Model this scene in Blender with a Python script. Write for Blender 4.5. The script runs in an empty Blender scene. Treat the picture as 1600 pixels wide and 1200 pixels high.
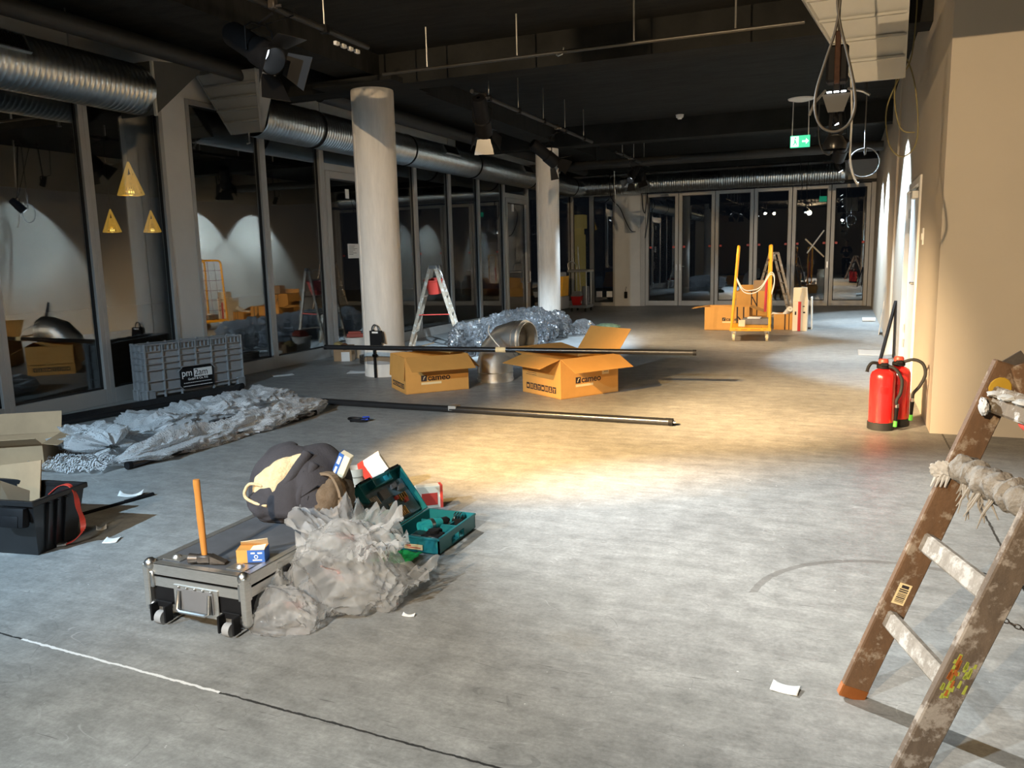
import bpy, bmesh, math, random
from mathutils import Vector, Matrix, Euler, noise
S = bpy.context.scene
C = S.collection
R = math.radians
PI = math.pi

# ---------------------------------------------------------------- camera
# right / forward / up axes of the camera in the room (x to the right wall, y to the back wall, z up)
cam_d = bpy.data.cameras.new('camera')
cam = bpy.data.objects.new('camera', cam_d); C.objects.link(cam)
cam_d.sensor_fit = 'HORIZONTAL'; cam_d.sensor_width = 36.0
cam_d.lens = 36.0 * 1259.0 / 1600.0
cam_d.clip_start = 0.02
m3 = Matrix(((0.9260, -0.0370, 0.3760), (0.3768, 0.1534, -0.9135), (-0.0239, 0.9876, 0.1560)))
cam.matrix_world = Matrix.Translation((0, 0, 1.4)) @ m3.to_4x4()
S.camera = cam
S.cycles.transparent_max_bounces = 48

# ---------------------------------------------------------------- view and world (night)
S.view_settings.view_transform = 'Standard'
S.view_settings.look = 'None'
S.view_settings.exposure = 0.0
S.view_settings.gamma = 1.0
S.view_settings.use_curve_mapping = False
W = bpy.data.worlds.new('night_sky'); S.world = W; W.use_nodes = True
W.node_tree.nodes['Background'].inputs[0].default_value = (0.35, 0.42, 0.6, 1)
W.node_tree.nodes['Background'].inputs[1].default_value = 0.012

# ---------------------------------------------------------------- lamps' light (the lamps themselves are built further down)
WARM = (1.0, 0.72, 0.42); AMBER = (1.0, 0.60, 0.20); COLD = (0.62, 0.82, 1.0); NEUT = (1.0, 0.98, 0.94); WHITE = (0.97, 1.0, 0.98); BLUE = (0.52, 0.77, 1.0); ICE = (0.80, 0.93, 1.0)
LAMPS = [  # location of the lens, aim, colour, power, cone degrees, blend, radius
    ('flood', (-1.83, -4.00, 3.35), (-0.6, 9.0, 1.9), WARM, 2600, 58, 0.6, 0.02),
    ('pool', (-3.60, 1.80, 3.15), (-1.60, 6.1, 0.0), AMBER, 6200, 38, 1.0, 0.02),
    ('near', (-3.90, 5.10, 2.84), (0.50, 3.9, 0.2), WHITE, 3000, 52, 0.9, 0.03),
    ('left', (-4.20, -0.80, 3.15), (-3.9, 5.0, 0.0), BLUE, 1900, 66, 1.0, 0.03),
    ('heap', (-3.95, 8.95, 2.80), (-4.7, 11.8, 0.0), COLD, 1700, 56, 0.6, 0.03),
    ('far', (-3.95, 11.55, 2.72), (-1.4, 14.6, 0.0), WARM, 1000, 84, 0.9, 0.03),
    ('heap', (-3.95, 15.9, 2.80), (-4.7, 12.6, 0.0), COLD, 700, 50, 0.6, 0.04),
    ('door', (-0.12, 10.6, 2.42), (-0.9, 12.8, 0.0), WARM, 250, 100, 0.9, 0.03),
    ('rear', (-1.90, -1.20, 3.25), (-1.3, 1.9, 0.0), ICE, 950, 66, 1.0, 0.06),  # added fill behind the camera, brightens the near floor
    ('pool', (-3.20, 1.60, 3.15), (0.02, 8.4, 0.0), WARM, 9500, 27, 1.0, 0.02),
    ('washer', (-0.12, 11.0, 2.90), (0.65, 11.0, 1.45), COLD, 620, 92, 0.30, 0.03),
    ('washer', (-0.12, 15.6, 2.90), (0.65, 15.6, 1.45), COLD, 600, 92, 0.30, 0.03),
    ('washer', (-0.12, 17.7, 2.90), (0.65, 17.7, 1.45), COLD, 560, 92, 0.30, 0.03),
]
for nm, loc, aim, col, pw, cone, bl, rad in LAMPS:
    d = bpy.data.lights.new('spot_' + nm, 'SPOT'); d.energy = pw; d.color = col
    d.spot_size = R(cone); d.spot_blend = bl; d.shadow_soft_size = rad
    o = bpy.data.objects.new('spot_' + nm, d); C.objects.link(o)
    o.location = loc
    o.rotation_euler = (Vector(aim) - Vector(loc)).to_track_quat('-Z', 'Y').to_euler()

# ================================================================ helpers
def tag(o, label=None, cat=None, group=None, kind=None):
    if label: o['label'] = label
    if cat: o['category'] = cat
    if group: o['group'] = group
    if kind: o['kind'] = kind
    return o
def thing(name, label, cat, loc=(0, 0, 0), rz=0, group=None):
    o = bpy.data.objects.new(name, None); C.objects.link(o)
    o.empty_display_size = 0.05
    o.location = loc
    o.rotation_euler = rz if isinstance(rz, tuple) else (0, 0, R(rz))
    return tag(o, label, cat, group)
def dup(o, loc=None, rz=None, label=None, group=None):
    c = o.copy(); C.objects.link(c)
    if loc is not None: c.location = loc
    if rz is not None: c.rotation_euler = rz if isinstance(rz, tuple) else (0, 0, R(rz))
    if label: c['label'] = label
    if group: c['group'] = group
    for ch in list(o.children):
        k = ch.copy(); C.objects.link(k); k.parent = c
        for g in list(ch.children):
            q = g.copy(); C.objects.link(q); q.parent = k
    return c

class B:
    """collects shapes and links them as one mesh object"""
    def __init__(s): s.bm = bmesh.new()
    def _bev(s, verts, bev, seg=1):
        if bev > 0:
            es = list({e for v in verts for e in v.link_edges})
            bmesh.ops.bevel(s.bm, geom=es, offset=bev, segments=seg, profile=0.6, affect='EDGES')
        return s
    def box(s, c, d, rot=(0, 0, 0), bev=0, seg=1):
        M = Matrix.Translation(c) @ Euler(rot).to_matrix().to_4x4() @ Matrix.Diagonal((d[0], d[1], d[2], 1))
        g = bmesh.ops.create_cube(s.bm, size=1, matrix=M)
        return s._bev(g['verts'], bev, seg)
    def bx(s, x0, x1, y0, y1, z0, z1, bev=0, seg=1):
        return s.box(((x0 + x1) / 2, (y0 + y1) / 2, (z0 + z1) / 2), (abs(x1 - x0), abs(y1 - y0), abs(z1 - z0)), (0, 0, 0), bev, seg)
    def beam(s, p0, p1, w, t, up=(0, 0, 1), bev=0):
        """bar of section w (across) x t (along up) from p0 to p1"""
        p0 = Vector(p0); p1 = Vector(p1); d = p1 - p0; L = d.length; d.normalize()
        u = Vector(up); a = d.cross(u)
        if a.length < 1e-4: a = d.cross(Vector((1, 0, 0)))
        a.normalize(); u = a.cross(d)
        M = Matrix((a, d, u)).transposed().to_4x4(); M.translation = (p0 + p1) / 2
        g = bmesh.ops.create_cube(s.bm, size=1, matrix=M @ Matrix.Diagonal((w, L, t, 1)))
        return s._bev(g['verts'], bev)
    def cyl(s, p0, p1, r0, r1=None, n=16, caps=True):
        p0 = Vector(p0); p1 = Vector(p1); d = p1 - p0
        q = d.to_track_quat('Z', 'Y').to_matrix().to_4x4(); q.translation = (p0 + p1) / 2
        bmesh.ops.create_cone(s.bm, cap_ends=caps, cap_tris=False, segments=n, radius1=r0, radius2=r0 if r1 is None else r1, depth=d.length, matrix=q)
        return s
    def sph(s, c, r, n=16, sc=(1, 1, 1)):
        bmesh.ops.create_uvsphere(s.bm, u_segments=n, v_segments=max(6, n // 2), radius=r, matrix=Matrix.Translation(c) @ Matrix.Diagonal((sc[0], sc[1], sc[2], 1)))
        return s
    def tube(s, pts, r, n=8, closed=False, caps=True):
        pts = [Vector(p) for p in pts]; N = len(pts); rings = []
        T = []
        for i in range(N):
            a = pts[i - 1] if (i > 0 or closed) else pts[i]
            b = pts[(i + 1) % N] if (i < N - 1 or closed) else pts[i]
            t = b - a
            T.append(t.normalized() if t.length > 1e-9 else Vector((0, 0, 1)))
        up = Vector((0, 0, 1)) if abs(T[0].z) < 0.9 else Vector((1, 0, 0))
        u = T[0].cross(up).normalized()
        for i in range(N):
            u = u - T[i] * u.dot(T[i])
            u = u.normalized() if u.length > 1e-6 else T[i].orthogonal().normalized()
            v = T[i].cross(u); rr = r[i] if isinstance(r, (list, tuple)) else r
            rings.append([s.bm.verts.new(pts[i] + (u * math.cos(2 * PI * k / n) + v * math.sin(2 * PI * k / n)) * rr) for k in range(n)])
        for i in range(N if closed else N - 1):
            A = rings[i]; Bq = rings[(i + 1) % N]
            for k in range(n):
                s.bm.faces.new((A[k], A[(k + 1) % n], Bq[(k + 1) % n], Bq[k]))
        if caps and not closed:
            s.bm.faces.new(rings[0][::-1]); s.bm.faces.new(rings[-1])
        return s
    def lathe(s, prof, n=24, M=None, caps=False):
        M = M or Matrix.Identity(4); rings = []
        for r, z in prof:
            rings.append([s.bm.verts.new(M @ Vector((r * math.cos(2 * PI * k / n), r * math.sin(2 * PI * k / n), z))) for k in range(n)])
        for A, Q in zip(rings, rings[1:]):
            for k in range(n): s.bm.faces.new((A[k], A[(k + 1) % n], Q[(k + 1) % n], Q[k]))
        if caps:
            s.bm.faces.new(rings[0][::-1]); s.bm.faces.new(rings[-1])
        return s
    def prism(s, pts, ext):
        ext = Vector(ext); a = [s.bm.verts.new(Vector(p)) for p in pts]; b = [s.bm.verts.new(Vector(p) + ext) for p in pts]
        n = len(a); s.bm.faces.new(a[::-1]); s.bm.faces.new(b)
        for i in range(n): s.bm.faces.new((a[i], a[(i + 1) % n], b[(i + 1) % n], b[i]))
        return s
    def hexa(s, lo, hi):
        """solid between two 4-point loops"""
        a = [s.bm.verts.new(Vector(p)) for p in lo]; b = [s.bm.verts.new(Vector(p)) for p in hi]
        s.bm.faces.new(a[::-1]); s.bm.faces.new(b)
        for i in range(4): s.bm.faces.new((a[i], a[(i + 1) % 4], b[(i + 1) % 4], b[i]))
        return s
    def grid(s, nx, ny, fn, wrap=False):
        V = [[s.bm.verts.new(Vector(fn(i / nx, j / ny))) for j in range(ny + 1)] for i in range(nx if wrap else nx + 1)]
        m = len(V)
        for i in range(nx):
            for j in range(ny):
                a, b = V[i], V[(i + 1) % m]
                s.bm.faces.new((a[j], b[j], b[j + 1], a[j + 1]))
        return s
    def blob(s, c, rad, seed, sub=4, amp=0.25, freq=3.0, floor=None, crease=True, amp2=0.0, freq2=12):
        off = Vector((seed * 7.31, seed * 3.77, seed * 5.13))
        g = bmesh.ops.create_icosphere(s.bm, subdivisions=sub, radius=1.0)
        for v in g['verts']:
            p = v.co.copy()
            q = p * freq + off
            nz = noise.noise(q) * 0.6 + noise.noise(q * 2.1) * 0.4
            if crease: nz = 0.35 - abs(noise.noise(q)) * 1.3 - abs(noise.noise(q * 2.3)) * 0.55
            k = 1 + amp * nz + amp2 * abs(noise.noise(p * freq2 + off))
            v.co = Vector((c[0] + p.x * rad[0] * k, c[1] + p.y * rad[1] * k, c[2] + p.z * rad[2] * k))
            if floor is not None and v.co.z < floor: v.co.z = floor + 0.0015
        return s
    def crumple(s, c, rad, seed, sub=5, amp=0.35, freq=2.2, floor=0.0, squash=1.0):
        """crushed film: facets meeting in sharp ridges"""
        off = Vector((seed * 7.31, seed * 3.77, seed * 5.13))
        g = bmesh.ops.create_icosphere(s.bm, subdivisions=sub, radius=1.0)
        for v in g['verts']:
            p = v.co.copy(); q = p * freq + off
            q = q + Vector((noise.noise(q * 0.8), noise.noise(q * 0.8 + Vector((5, 0, 0))), noise.noise(q * 0.8 + Vector((0, 5, 0))))) * 0.7
            d1 = noise.voronoi(q)[0]; d2 = noise.voronoi(q * 2.3)[0]
            k = 1 + amp * (0.45 - (d1[1] - d1[0])) + amp * 0.45 * (0.4 - (d2[1] - d2[0])) + 0.35 * noise.noise(q * 0.5)
            v.co = Vector((c[0] + p.x * rad[0] * k, c[1] + p.y * rad[1] * k, c[2] + p.z * rad[2] * k))
            if floor is not None and v.co.z < floor: v.co.z = floor + 0.0015
        return s
    def to(s, name, mat, parent=None, smooth=40, loc=None, mats=None):
        bmesh.ops.recalc_face_normals(s.bm, faces=s.bm.faces)
        me = bpy.data.meshes.new(name); s.bm.to_mesh(me); s.bm.free()
        me.materials.append(mat)
        if smooth:
            me.polygons.foreach_set('use_smooth', [True] * len(me.polygons))
            if smooth < 180: me.set_sharp_from_angle(angle=R(smooth))
        o = bpy.data.objects.new(name, me); C.objects.link(o)
        if parent is not None: o.parent = parent
        if loc is not None: o.location = loc
        return o

def text(name, body, size, mat, parent, M, depth=0.0004, bold=0.0, squeeze=1.0, align='LEFT'):
    cu = bpy.data.curves.new(name, 'FONT'); cu.body = body; cu.size = size; cu.extrude = depth; cu.offset = bold
    cu.align_x = align
    t = bpy.data.objects.new(name, cu); C.objects.link(t)
    bpy.context.view_layer.update()
    me = bpy.data.meshes.new_from_object(t.evaluated_get(bpy.context.evaluated_depsgraph_get()))
    bpy.data.objects.remove(t); bpy.data.curves.remove(cu)
    me.transform(M @ Matrix.Diagonal((squeeze, 1, 1, 1)))
    me.materials.clear(); me.materials.append(mat)
    o = bpy.data.objects.new(name, me); C.objects.link(o); o.parent = parent
    return o
def frame(o, x, y):
    """matrix with origin o, text direction x, text up y"""
    x = Vector(x).normalized(); y = Vector(y).normalized(); z = x.cross(y)
    M = Matrix((x, y, z)).transposed().to_4x4(); M.translation = Vector(o)
    return M

# ================================================================ materials
def nodes(name):
    m = bpy.data.materials.new(name); m.use_nodes = True
    nt = m.node_tree; b = nt.nodes['Principled BSDF']
    return m, nt, b
def mat(name, col, rough=0.5, metal=0.0, var=0.0, scale=6.0, bump=0.0, bscale=40.0, spec=0.5, emit=None, stretch=(1, 1, 1), col2=None, coat=0.0, alpha=None, trans=0.0):
    m, nt, b = nodes(name); N = nt.nodes; L = nt.links
    b.inputs['Base Color'].default_value = (*col, 1)
    b.inputs['Roughness'].default_value = rough; b.inputs['Metallic'].default_value = metal
    b.inputs['Specular IOR Level'].default_value = spec
    if coat: b.inputs['Coat Weight'].default_value = coat
    if emit:
        b.inputs['Emission Color'].default_value = (*emit[0], 1); b.inputs['Emission Strength'].default_value = emit[1]
    tc = N.new('ShaderNodeTexCoord'); mp = N.new('ShaderNodeMapping')
    mp.inputs['Scale'].default_value = stretch
    L.new(tc.outputs['Object'], mp.inputs['Vector'])
    if var or col2:
        nz = N.new('ShaderNodeTexNoise'); nz.inputs['Scale'].default_value = scale; nz.inputs['Detail'].default_value = 6
        nz.inputs['Roughness'].default_value = 0.65
        L.new(mp.outputs['Vector'], nz.inputs['Vector'])
        rp = N.new('ShaderNodeValToRGB')
        c2 = col2 or tuple(max(0, c * (1 - var)) for c in col)
        c1 = col if col2 else tuple(min(1, c * (1 + var)) for c in col)
        rp.color_ramp.elements[0].position = 0.32; rp.color_ramp.elements[0].color = (*c2, 1)
        rp.color_ramp.elements[1].position = 0.68; rp.color_ramp.elements[1].color = (*c1, 1)
        L.new(nz.outputs['Fac'], rp.inputs['Fac']); L.new(rp.outputs['Color'], b.inputs['Base Color'])
    if bump:
        nb = N.new('ShaderNodeTexNoise'); nb.inputs['Scale'].default_value = bscale; nb.inputs['Detail'].default_value = 4
        L.new(mp.outputs['Vector'], nb.inputs['Vector'])
        bp = N.new('ShaderNodeBump'); bp.inputs['Strength'].default_value = bump; bp.inputs['Distance'].default_value = 0.01
        L.new(nb.outputs['Fac'], bp.inputs['Height']); L.new(bp.outputs['Normal'], b.inputs['Normal'])
    return m
def glass(name, ior, tint):
    m = bpy.data.materials.new(name); m.use_nodes = True; nt = m.node_tree; N = nt.nodes; L = nt.links
    N.remove(N['Principled BSDF'])
    t = N.new('ShaderNodeBsdfTransparent'); t.inputs[0].default_value = (*tint, 1)
    g = N.new('ShaderNodeBsdfGlossy'); g.inputs['Roughness'].default_value = 0.0
    f = N.new('ShaderNodeFresnel'); f.inputs['IOR'].default_value = ior
    x = N.new('ShaderNodeMixShader')
    ge = N.new('ShaderNodeNewGeometry'); mr = N.new('ShaderNodeMapRange')      # same reflectance from both faces of the pane
    mr.inputs[3].default_value = ior; mr.inputs[4].default_value = 1.0 / ior
    L.new(ge.outputs['Backfacing'], mr.inputs[0]); L.new(mr.outputs[0], f.inputs['IOR'])
    L.new(f.outputs[0], x.inputs[0]); L.new(t.outputs[0], x.inputs[1]); L.new(g.outputs[0], x.inputs[2])
    L.new(x.outputs[0], N['Material Output'].inputs['Surface'])
    return m
def film(name, tint, haze, rough, bscale, bump, gloss=0.12, voro=False, stretch=(1, 1, 1)):
    """thin clear plastic: see-through, milky scatter and sharp glints"""
    m = bpy.data.materials.new(name); m.use_nodes = True; nt = m.node_tree; N = nt.nodes; L = nt.links
    N.remove(N['Principled BSDF'])
    tc = N.new('ShaderNodeTexCoord')
    if voro:
        nz = N.new('ShaderNodeTexVoronoi'); nz.inputs['Scale'].default_value = bscale; oz = nz.outputs['Distance']
    else:
        nz = N.new('ShaderNodeTexNoise'); nz.inputs['Scale'].default_value = bscale; nz.inputs['Detail'].default_value = 3; oz = nz.outputs['Fac']
    mp = N.new('ShaderNodeMapping'); mp.inputs['Scale'].default_value = stretch; mp.inputs['Rotation'].default_value = (0.5, 0.3, 0.4) if stretch != (1, 1, 1) else (0, 0, 0)
    L.new(tc.outputs['Object'], mp.inputs['Vector']); L.new(mp.outputs['Vector'], nz.inputs['Vector'])
    bp = N.new('ShaderNodeBump'); bp.inputs['Strength'].default_value = bump; bp.inputs['Distance'].default_value = 0.02
    L.new(oz, bp.inputs['Height'])
    t = N.new('ShaderNodeBsdfTransparent'); t.inputs[0].default_value = (*tint, 1)
    df = N.new('ShaderNodeBsdfDiffuse'); df.inputs[0].default_value = (0.95, 0.96, 0.97, 1)
    tr = N.new('ShaderNodeBsdfTranslucent'); tr.inputs[0].default_value = (0.95, 0.96, 0.97, 1)
    a = N.new('ShaderNodeMixShader'); a.inputs[0].default_value = 0.5
    L.new(df.outputs[0], a.inputs[1]); L.new(tr.outputs[0], a.inputs[2])
    b = N.new('ShaderNodeMixShader'); b.inputs[0].default_value = haze
    L.new(t.outputs[0], b.inputs[1]); L.new(a.outputs[0], b.inputs[2])
    g = N.new('ShaderNodeBsdfGlossy'); g.inputs['Roughness'].default_value = rough; L.new(bp.outputs[0], g.inputs['Normal'])
    lw = N.new('ShaderNodeLayerWeight'); lw.inputs['Blend'].default_value = gloss; L.new(bp.outputs[0], lw.inputs['Normal'])
    x = N.new('ShaderNodeMixShader')
    L.new(lw.outputs['Fresnel'], x.inputs[0]); L.new(b.outputs[0], x.inputs[1]); L.new(g.outputs[0], x.inputs[2])
    L.new(x.outputs[0], N['Material Output'].inputs['Surface'])
    return m

def floor_material():
    m, nt, b = nodes('worn_painted_concrete'); N = nt.nodes; L = nt.links
    geo = N.new('ShaderNodeTexCoord')
    def noise_(scale, detail, stretch, rot=0.0, rough=0.6):
        mp = N.new('ShaderNodeMapping'); mp.inputs['Scale'].default_value = stretch; mp.inputs['Rotation'].default_value = (0, 0, rot)
        L.new(geo.outputs['Object'], mp.inputs['Vector'])
        n = N.new('ShaderNodeTexNoise'); n.inputs['Scale'].default_value = scale; n.inputs['Detail'].default_value = detail
        n.inputs['Roughness'].default_value = rough
        L.new(mp.outputs['Vector'], n.inputs['Vector']); return n.outputs['Fac']
    def ramp(x, p0, p1, c0, c1):
        r = N.new('ShaderNodeValToRGB'); r.color_ramp.elements[0].position = p0; r.color_ramp.elements[1].position = p1
        r.color_ramp.elements[0].color = (*c0, 1); r.color_ramp.elements[1].color = (*c1, 1); L.new(x, r.inputs['Fac']); return r.outputs['Color']
    def mix(f, a, c, blend='MIX'):
        x = N.new('ShaderNodeMix'); x.data_type = 'RGBA'; x.blend_type = blend
        if isinstance(f, float): x.inputs[0].default_value = f
        else: L.new(f, x.inputs[0])
        L.new(a, x.inputs[6])
        if isinstance(c, tuple): x.inputs[7].default_value = (*c, 1)
        else: L.new(c, x.inputs[7])
        return x.outputs[2]
    def math_(op, a, c=None, d=None):
        x = N.new('ShaderNodeMath'); x.operation = op
        for i, v in enumerate((a, c, d)):
            if v is None: continue
            if isinstance(v, (int, float)): x.inputs[i].default_value = v
            else: L.new(v, x.inputs[i])
        return x.outputs[0]
    base = ramp(noise_(0.55, 5, (1, 1, 1)), 0.35, 0.66, (0.245, 0.245, 0.24), (0.36, 0.36, 0.35))
    fine = ramp(noise_(9, 8, (1, 1, 1), 0, 0.7), 0.3, 0.72, (0.72, 0.72, 0.71), (1.18, 1.18, 1.17))
    col = mix(1.0, base, fine, 'MULTIPLY')
    # brushed smears running across the room
    sm = ramp(noise_(3.2, 7, (1.0, 4.2, 1), R(8), 0.72), 0.40, 0.62, (0.66, 0.66, 0.66), (1.12, 1.12, 1.12))
    col = mix(0.45, col, sm, 'MULTIPLY')
    pale = ramp(noise_(2.4, 8, (1.0, 5.5, 1), R(-17), 0.75), 0.60, 0.74, (0, 0, 0), (1, 1, 1))
    col = mix(math_('MULTIPLY', pale, 0.34), col, (0.55, 0.56, 0.55))
    # dark scuffs and scratches
    for sc, rot, p, st in ((5.5, 0.5, 0.70, (1, 14, 1)), (4.2, -0.9, 0.71, (1, 17, 1)), (7.0, 1.9, 0.71, (1, 12, 1)), (3.1, -0.2, 0.705, (1, 20, 1))):
        s_ = ramp(noise_(sc, 3, st, rot, 0.55), p, p + 0.03, (0, 0, 0), (1, 1, 1))
        col = mix(math_('MULTIPLY', s_, 0.6), col, (0.07, 0.07, 0.068))
    sp2 = noise_(60, 4, (1, 1, 1), 0, 0.7)
    col = mix(0.5, col, ramp(sp2, 0.34, 0.66, (0.70, 0.70, 0.69), (1.22, 1.22, 1.22)), 'MULTIPLY')
    def hair(sc, rot, st_, w, msk, p, tone, amt):
        n_ = noise_(sc, 1, st_, rot, 0.35); d_ = math_('ABSOLUTE', math_('SUBTRACT', n_, 0.5))
        h_ = math_('MULTIPLY', math_('LESS_THAN', d_, w), ramp(noise_(msk, 4, (1, 1, 1), rot * 1.7 + 3), p, p + 0.04, (0, 0, 0), (1, 1, 1)))
        return mix(math_('MULTIPLY', h_, amt), col, tone)
    for a_ in ((0.9, 0.3, (1, 2.6, 1), 0.0016, 1.7, 0.55, (0.12, 0.12, 0.118), 0.42), (1.5, 1.4, (1, 2.0, 1), 0.0022, 2.3, 0.58, (0.12, 0.12, 0.118), 0.40),
               (2.4, -0.8, (1, 3.2, 1), 0.0032, 1.9, 0.58, (0.13, 0.13, 0.13), 0.38), (1.2, 2.2, (1, 2.3, 1), 0.0014, 1.5, 0.55, (0.55, 0.55, 0.54), 0.26),
               (3.4, 0.9, (1, 2.4, 1), 0.0040, 2.9, 0.60, (0.55, 0.55, 0.55), 0.28), (4.6, 0.2, (1, 4.0, 1), 0.0060, 2.6, 0.57, (0.14, 0.14, 0.135), 0.36)):
        col = hair(*a_)
    st = ramp(noise_(1.3, 3, (1, 1, 1), 2.0), 0.64, 0.72, (0, 0, 0), (1, 1, 1))
    col = mix(math_('MULTIPLY', st, 0.25), col, (0.20, 0.17, 0.12))
    spk = ramp(noise_(38, 2, (1, 1, 1)), 0.755, 0.77, (0, 0, 0), (1, 1, 1))
    col = mix(math_('MULTIPLY', spk, 0.6), col, (0.75, 0.75, 0.74))
    sp = N.new('ShaderNodeSeparateXYZ'); L.new(geo.outputs['Object'], sp.inputs[0]); X = sp.outputs[0]; Y = sp.outputs[1]
    wob = math_('MULTIPLY', math_('SUBTRACT', noise_(22, 4, (1, 1, 1)), 0.5), 0.020)
    def line(axis, c, w, o=None, lo=None, hi=None):
        dd = math_('ABSOLUTE', math_('SUBTRACT', math_('ADD', axis, wob), c))
        v = math_('LESS_THAN', dd, w)
        if lo is not None: v = math_('MULTIPLY', v, math_('GREATER_THAN', o, lo))
        if hi is not None: v = math_('MULTIPLY', v, math_('LESS_THAN', o, hi))
        return v
    skew = math_('ADD', Y, math_('MULTIPLY', X, 0.047))      # joint runs a little askew
    col = mix(line(skew, 1.826, 0.0045), col, (0.035, 0.035, 0.035))
    col = mix(line(skew, 1.826, 0.0056, X, -2.86, -1.86), col, (0.78, 0.78, 0.77))
    col = mix(line(X, 0.735, 0.006, Y, None, 6.73), col, (0.035, 0.035, 0.035))
    # curved tyre scuff near the ladder
    dx = math_('SUBTRACT', X, 0.28); dy = math_('SUBTRACT', Y, 3.25)
    rr = math_('SQRT', math_('ADD', math_('MULTIPLY', dx, dx), math_('MULTIPLY', dy, dy)))
    arc = math_('MULTIPLY', math_('LESS_THAN', math_('ABSOLUTE', math_('SUBTRACT', math_('ADD', rr, wob), 0.58)), 0.016), math_('GREATER_THAN', math_('SUBTRACT', Y, math_('MULTIPLY', X, 0.4)), 3.42))
    col = mix(math_('MULTIPLY', arc, 0.55), col, (0.12, 0.11, 0.10))
    L.new(col, b.inputs['Base Color'])
    rg = N.new('ShaderNodeMapRange'); rg.inputs[3].default_value = 0.34; rg.inputs[4].default_value = 0.62
    L.new(noise_(2.0, 5, (1, 3, 1)), rg.inputs[0]); L.new(rg.outputs[0], b.inputs['Roughness'])
    b.inputs['Specular IOR Level'].default_value = 0.4
    bp = N.new('ShaderNodeBump'); bp.inputs['Strength'].default_value = 0.12; bp.inputs['Distance'].default_value = 0.01
    L.new(noise_(30, 6, (1, 2.5, 1)), bp.inputs['Height']); L.new(bp.outputs[0], b.inputs['Normal'])
    return m

M = {}
M['floor'] = floor_material()
M['wall'] = mat('white_plaster', (0.66, 0.65, 0.62), 0.85, var=0.04, scale=3, bump=0.05, bscale=60)
M['rwall'] = mat('cream_plaster', (0.54, 0.475, 0.385), 0.85, var=0.03, scale=1.2, bump=0.04, bscale=70)
M['column'] = mat('painted_concrete', (0.70, 0.66, 0.60), 0.8, var=0.10, scale=4, bump=0.15, bscale=30, stretch=(3, 3, 0.5))
M['black'] = mat('black_painted_slab', (0.021, 0.0215, 0.0205), 0.9, spec=0.12, var=0.3, scale=2.0, bump=0.3, bscale=30, stretch=(1, 4, 1))
M['blackpipe'] = mat('black_painted_metal', (0.022, 0.0215, 0.020), 0.6, var=0.2, scale=5)
M['frame'] = mat('grey_aluminium_frame', (0.39, 0.38, 0.36), 0.45, metal=0.25, var=0.05, scale=3)
M['gasket'] = mat('black_rubber_gasket', (0.008, 0.008, 0.009), 0.6)
M['glass'] = glass('window_glass', 2.45, (0.74, 0.78, 0.78))
M['galv'] = mat('galvanised_steel', (0.56, 0.60, 0.62), 0.30, metal=1.0, var=0.12, scale=9)
M['hood'] = mat('primed_sheet_metal', (0.52, 0.52, 0.49), 0.6, metal=0.15, var=0.05, scale=3)
M['greyhood'] = mat('grey_sheet_metal', (0.27, 0.275, 0.27), 0.6, metal=0.1, var=0.05, scale=3)
M['darkhood'] = mat('dull_sheet_metal', (0.085, 0.085, 0.08), 0.6, metal=0.3, var=0.08, scale=3)
M['elbow'] = mat('shiny_galvanised_bend', (0.90, 0.88, 0.83), 0.38, metal=1.0, var=0.06, scale=14)
M['steel'] = mat('bare_steel', (0.55, 0.55, 0.54), 0.32, metal=1.0, var=0.1, scale=20)
M['chrome'] = mat('bright_chrome', (0.8, 0.8, 0.8), 0.15, metal=1.0)
M['alu'] = mat('brushed_aluminium', (0.62, 0.61, 0.58), 0.38, metal=0.9, var=0.08, scale=30, stretch=(1, 1, 6))
M['blk'] = mat('matt_black', (0.009, 0.009, 0.010), 0.6, var=0.2, scale=10, spec=0.15)
M['blkgloss'] = mat('satin_black', (0.014, 0.014, 0.015), 0.28, var=0.15, scale=8)
M['rubber'] = mat('black_rubber', (0.018, 0.018, 0.018), 0.7)
M['greyrub'] = mat('grey_rubber', (0.30, 0.30, 0.30), 0.6)
M['card'] = mat('brown_cardboard', (0.60, 0.305, 0.075), 0.8, var=0.06, scale=4, bump=0.06, bscale=70)
M['cardin'] = mat('cardboard_inside', (0.50, 0.29, 0.12), 0.85, var=0.06, scale=5)
M['cardold'] = mat('faded_cardboard', (0.38, 0.25, 0.14), 0.85, var=0.10, scale=5)
M['cardpale'] = mat('pale_cardboard', (0.70, 0.60, 0.44), 0.85, var=0.06, scale=6)
M['ink'] = mat('black_print', (0.03, 0.02, 0.02), 0.8)
M['paper'] = mat('white_paper', (0.82, 0.82, 0.80), 0.8, var=0.03, scale=10)
M['cream'] = mat('cream_label', (0.80, 0.64, 0.36), 0.8)
M['red'] = mat('red_enamel', (0.72, 0.018, 0.018), 0.25, coat=0.5)
M['redpl'] = mat('red_plastic', (0.62, 0.06, 0.04), 0.45)
M['redtape'] = mat('red_tape', (0.75, 0.03, 0.03), 0.5)
M['green'] = mat('bright_green', (0.02, 0.42, 0.10), 0.6, var=0.05, scale=8)
M['lime'] = mat('lime_green_cap', (0.12, 0.62, 0.08), 0.5)
M['teal'] = mat('teal_plastic', (0.010, 0.165, 0.185), 0.42, var=0.05, scale=8)
M['teal2'] = mat('light_teal_plastic', (0.02, 0.32, 0.34), 0.4)
M['yellow'] = mat('yellow_enamel', (0.86, 0.42, 0.02), 0.4, var=0.07, scale=8)
M['wood'] = mat('worn_ladder_wood', (0.36, 0.20, 0.085), 0.7, var=0.0, col2=(0.24, 0.135, 0.06), scale=9, bump=0.25, bscale=20, stretch=(1, 1, 1))
M['bluebox'] = mat('blue_print_card', (0.03, 0.12, 0.42), 0.6)
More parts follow.
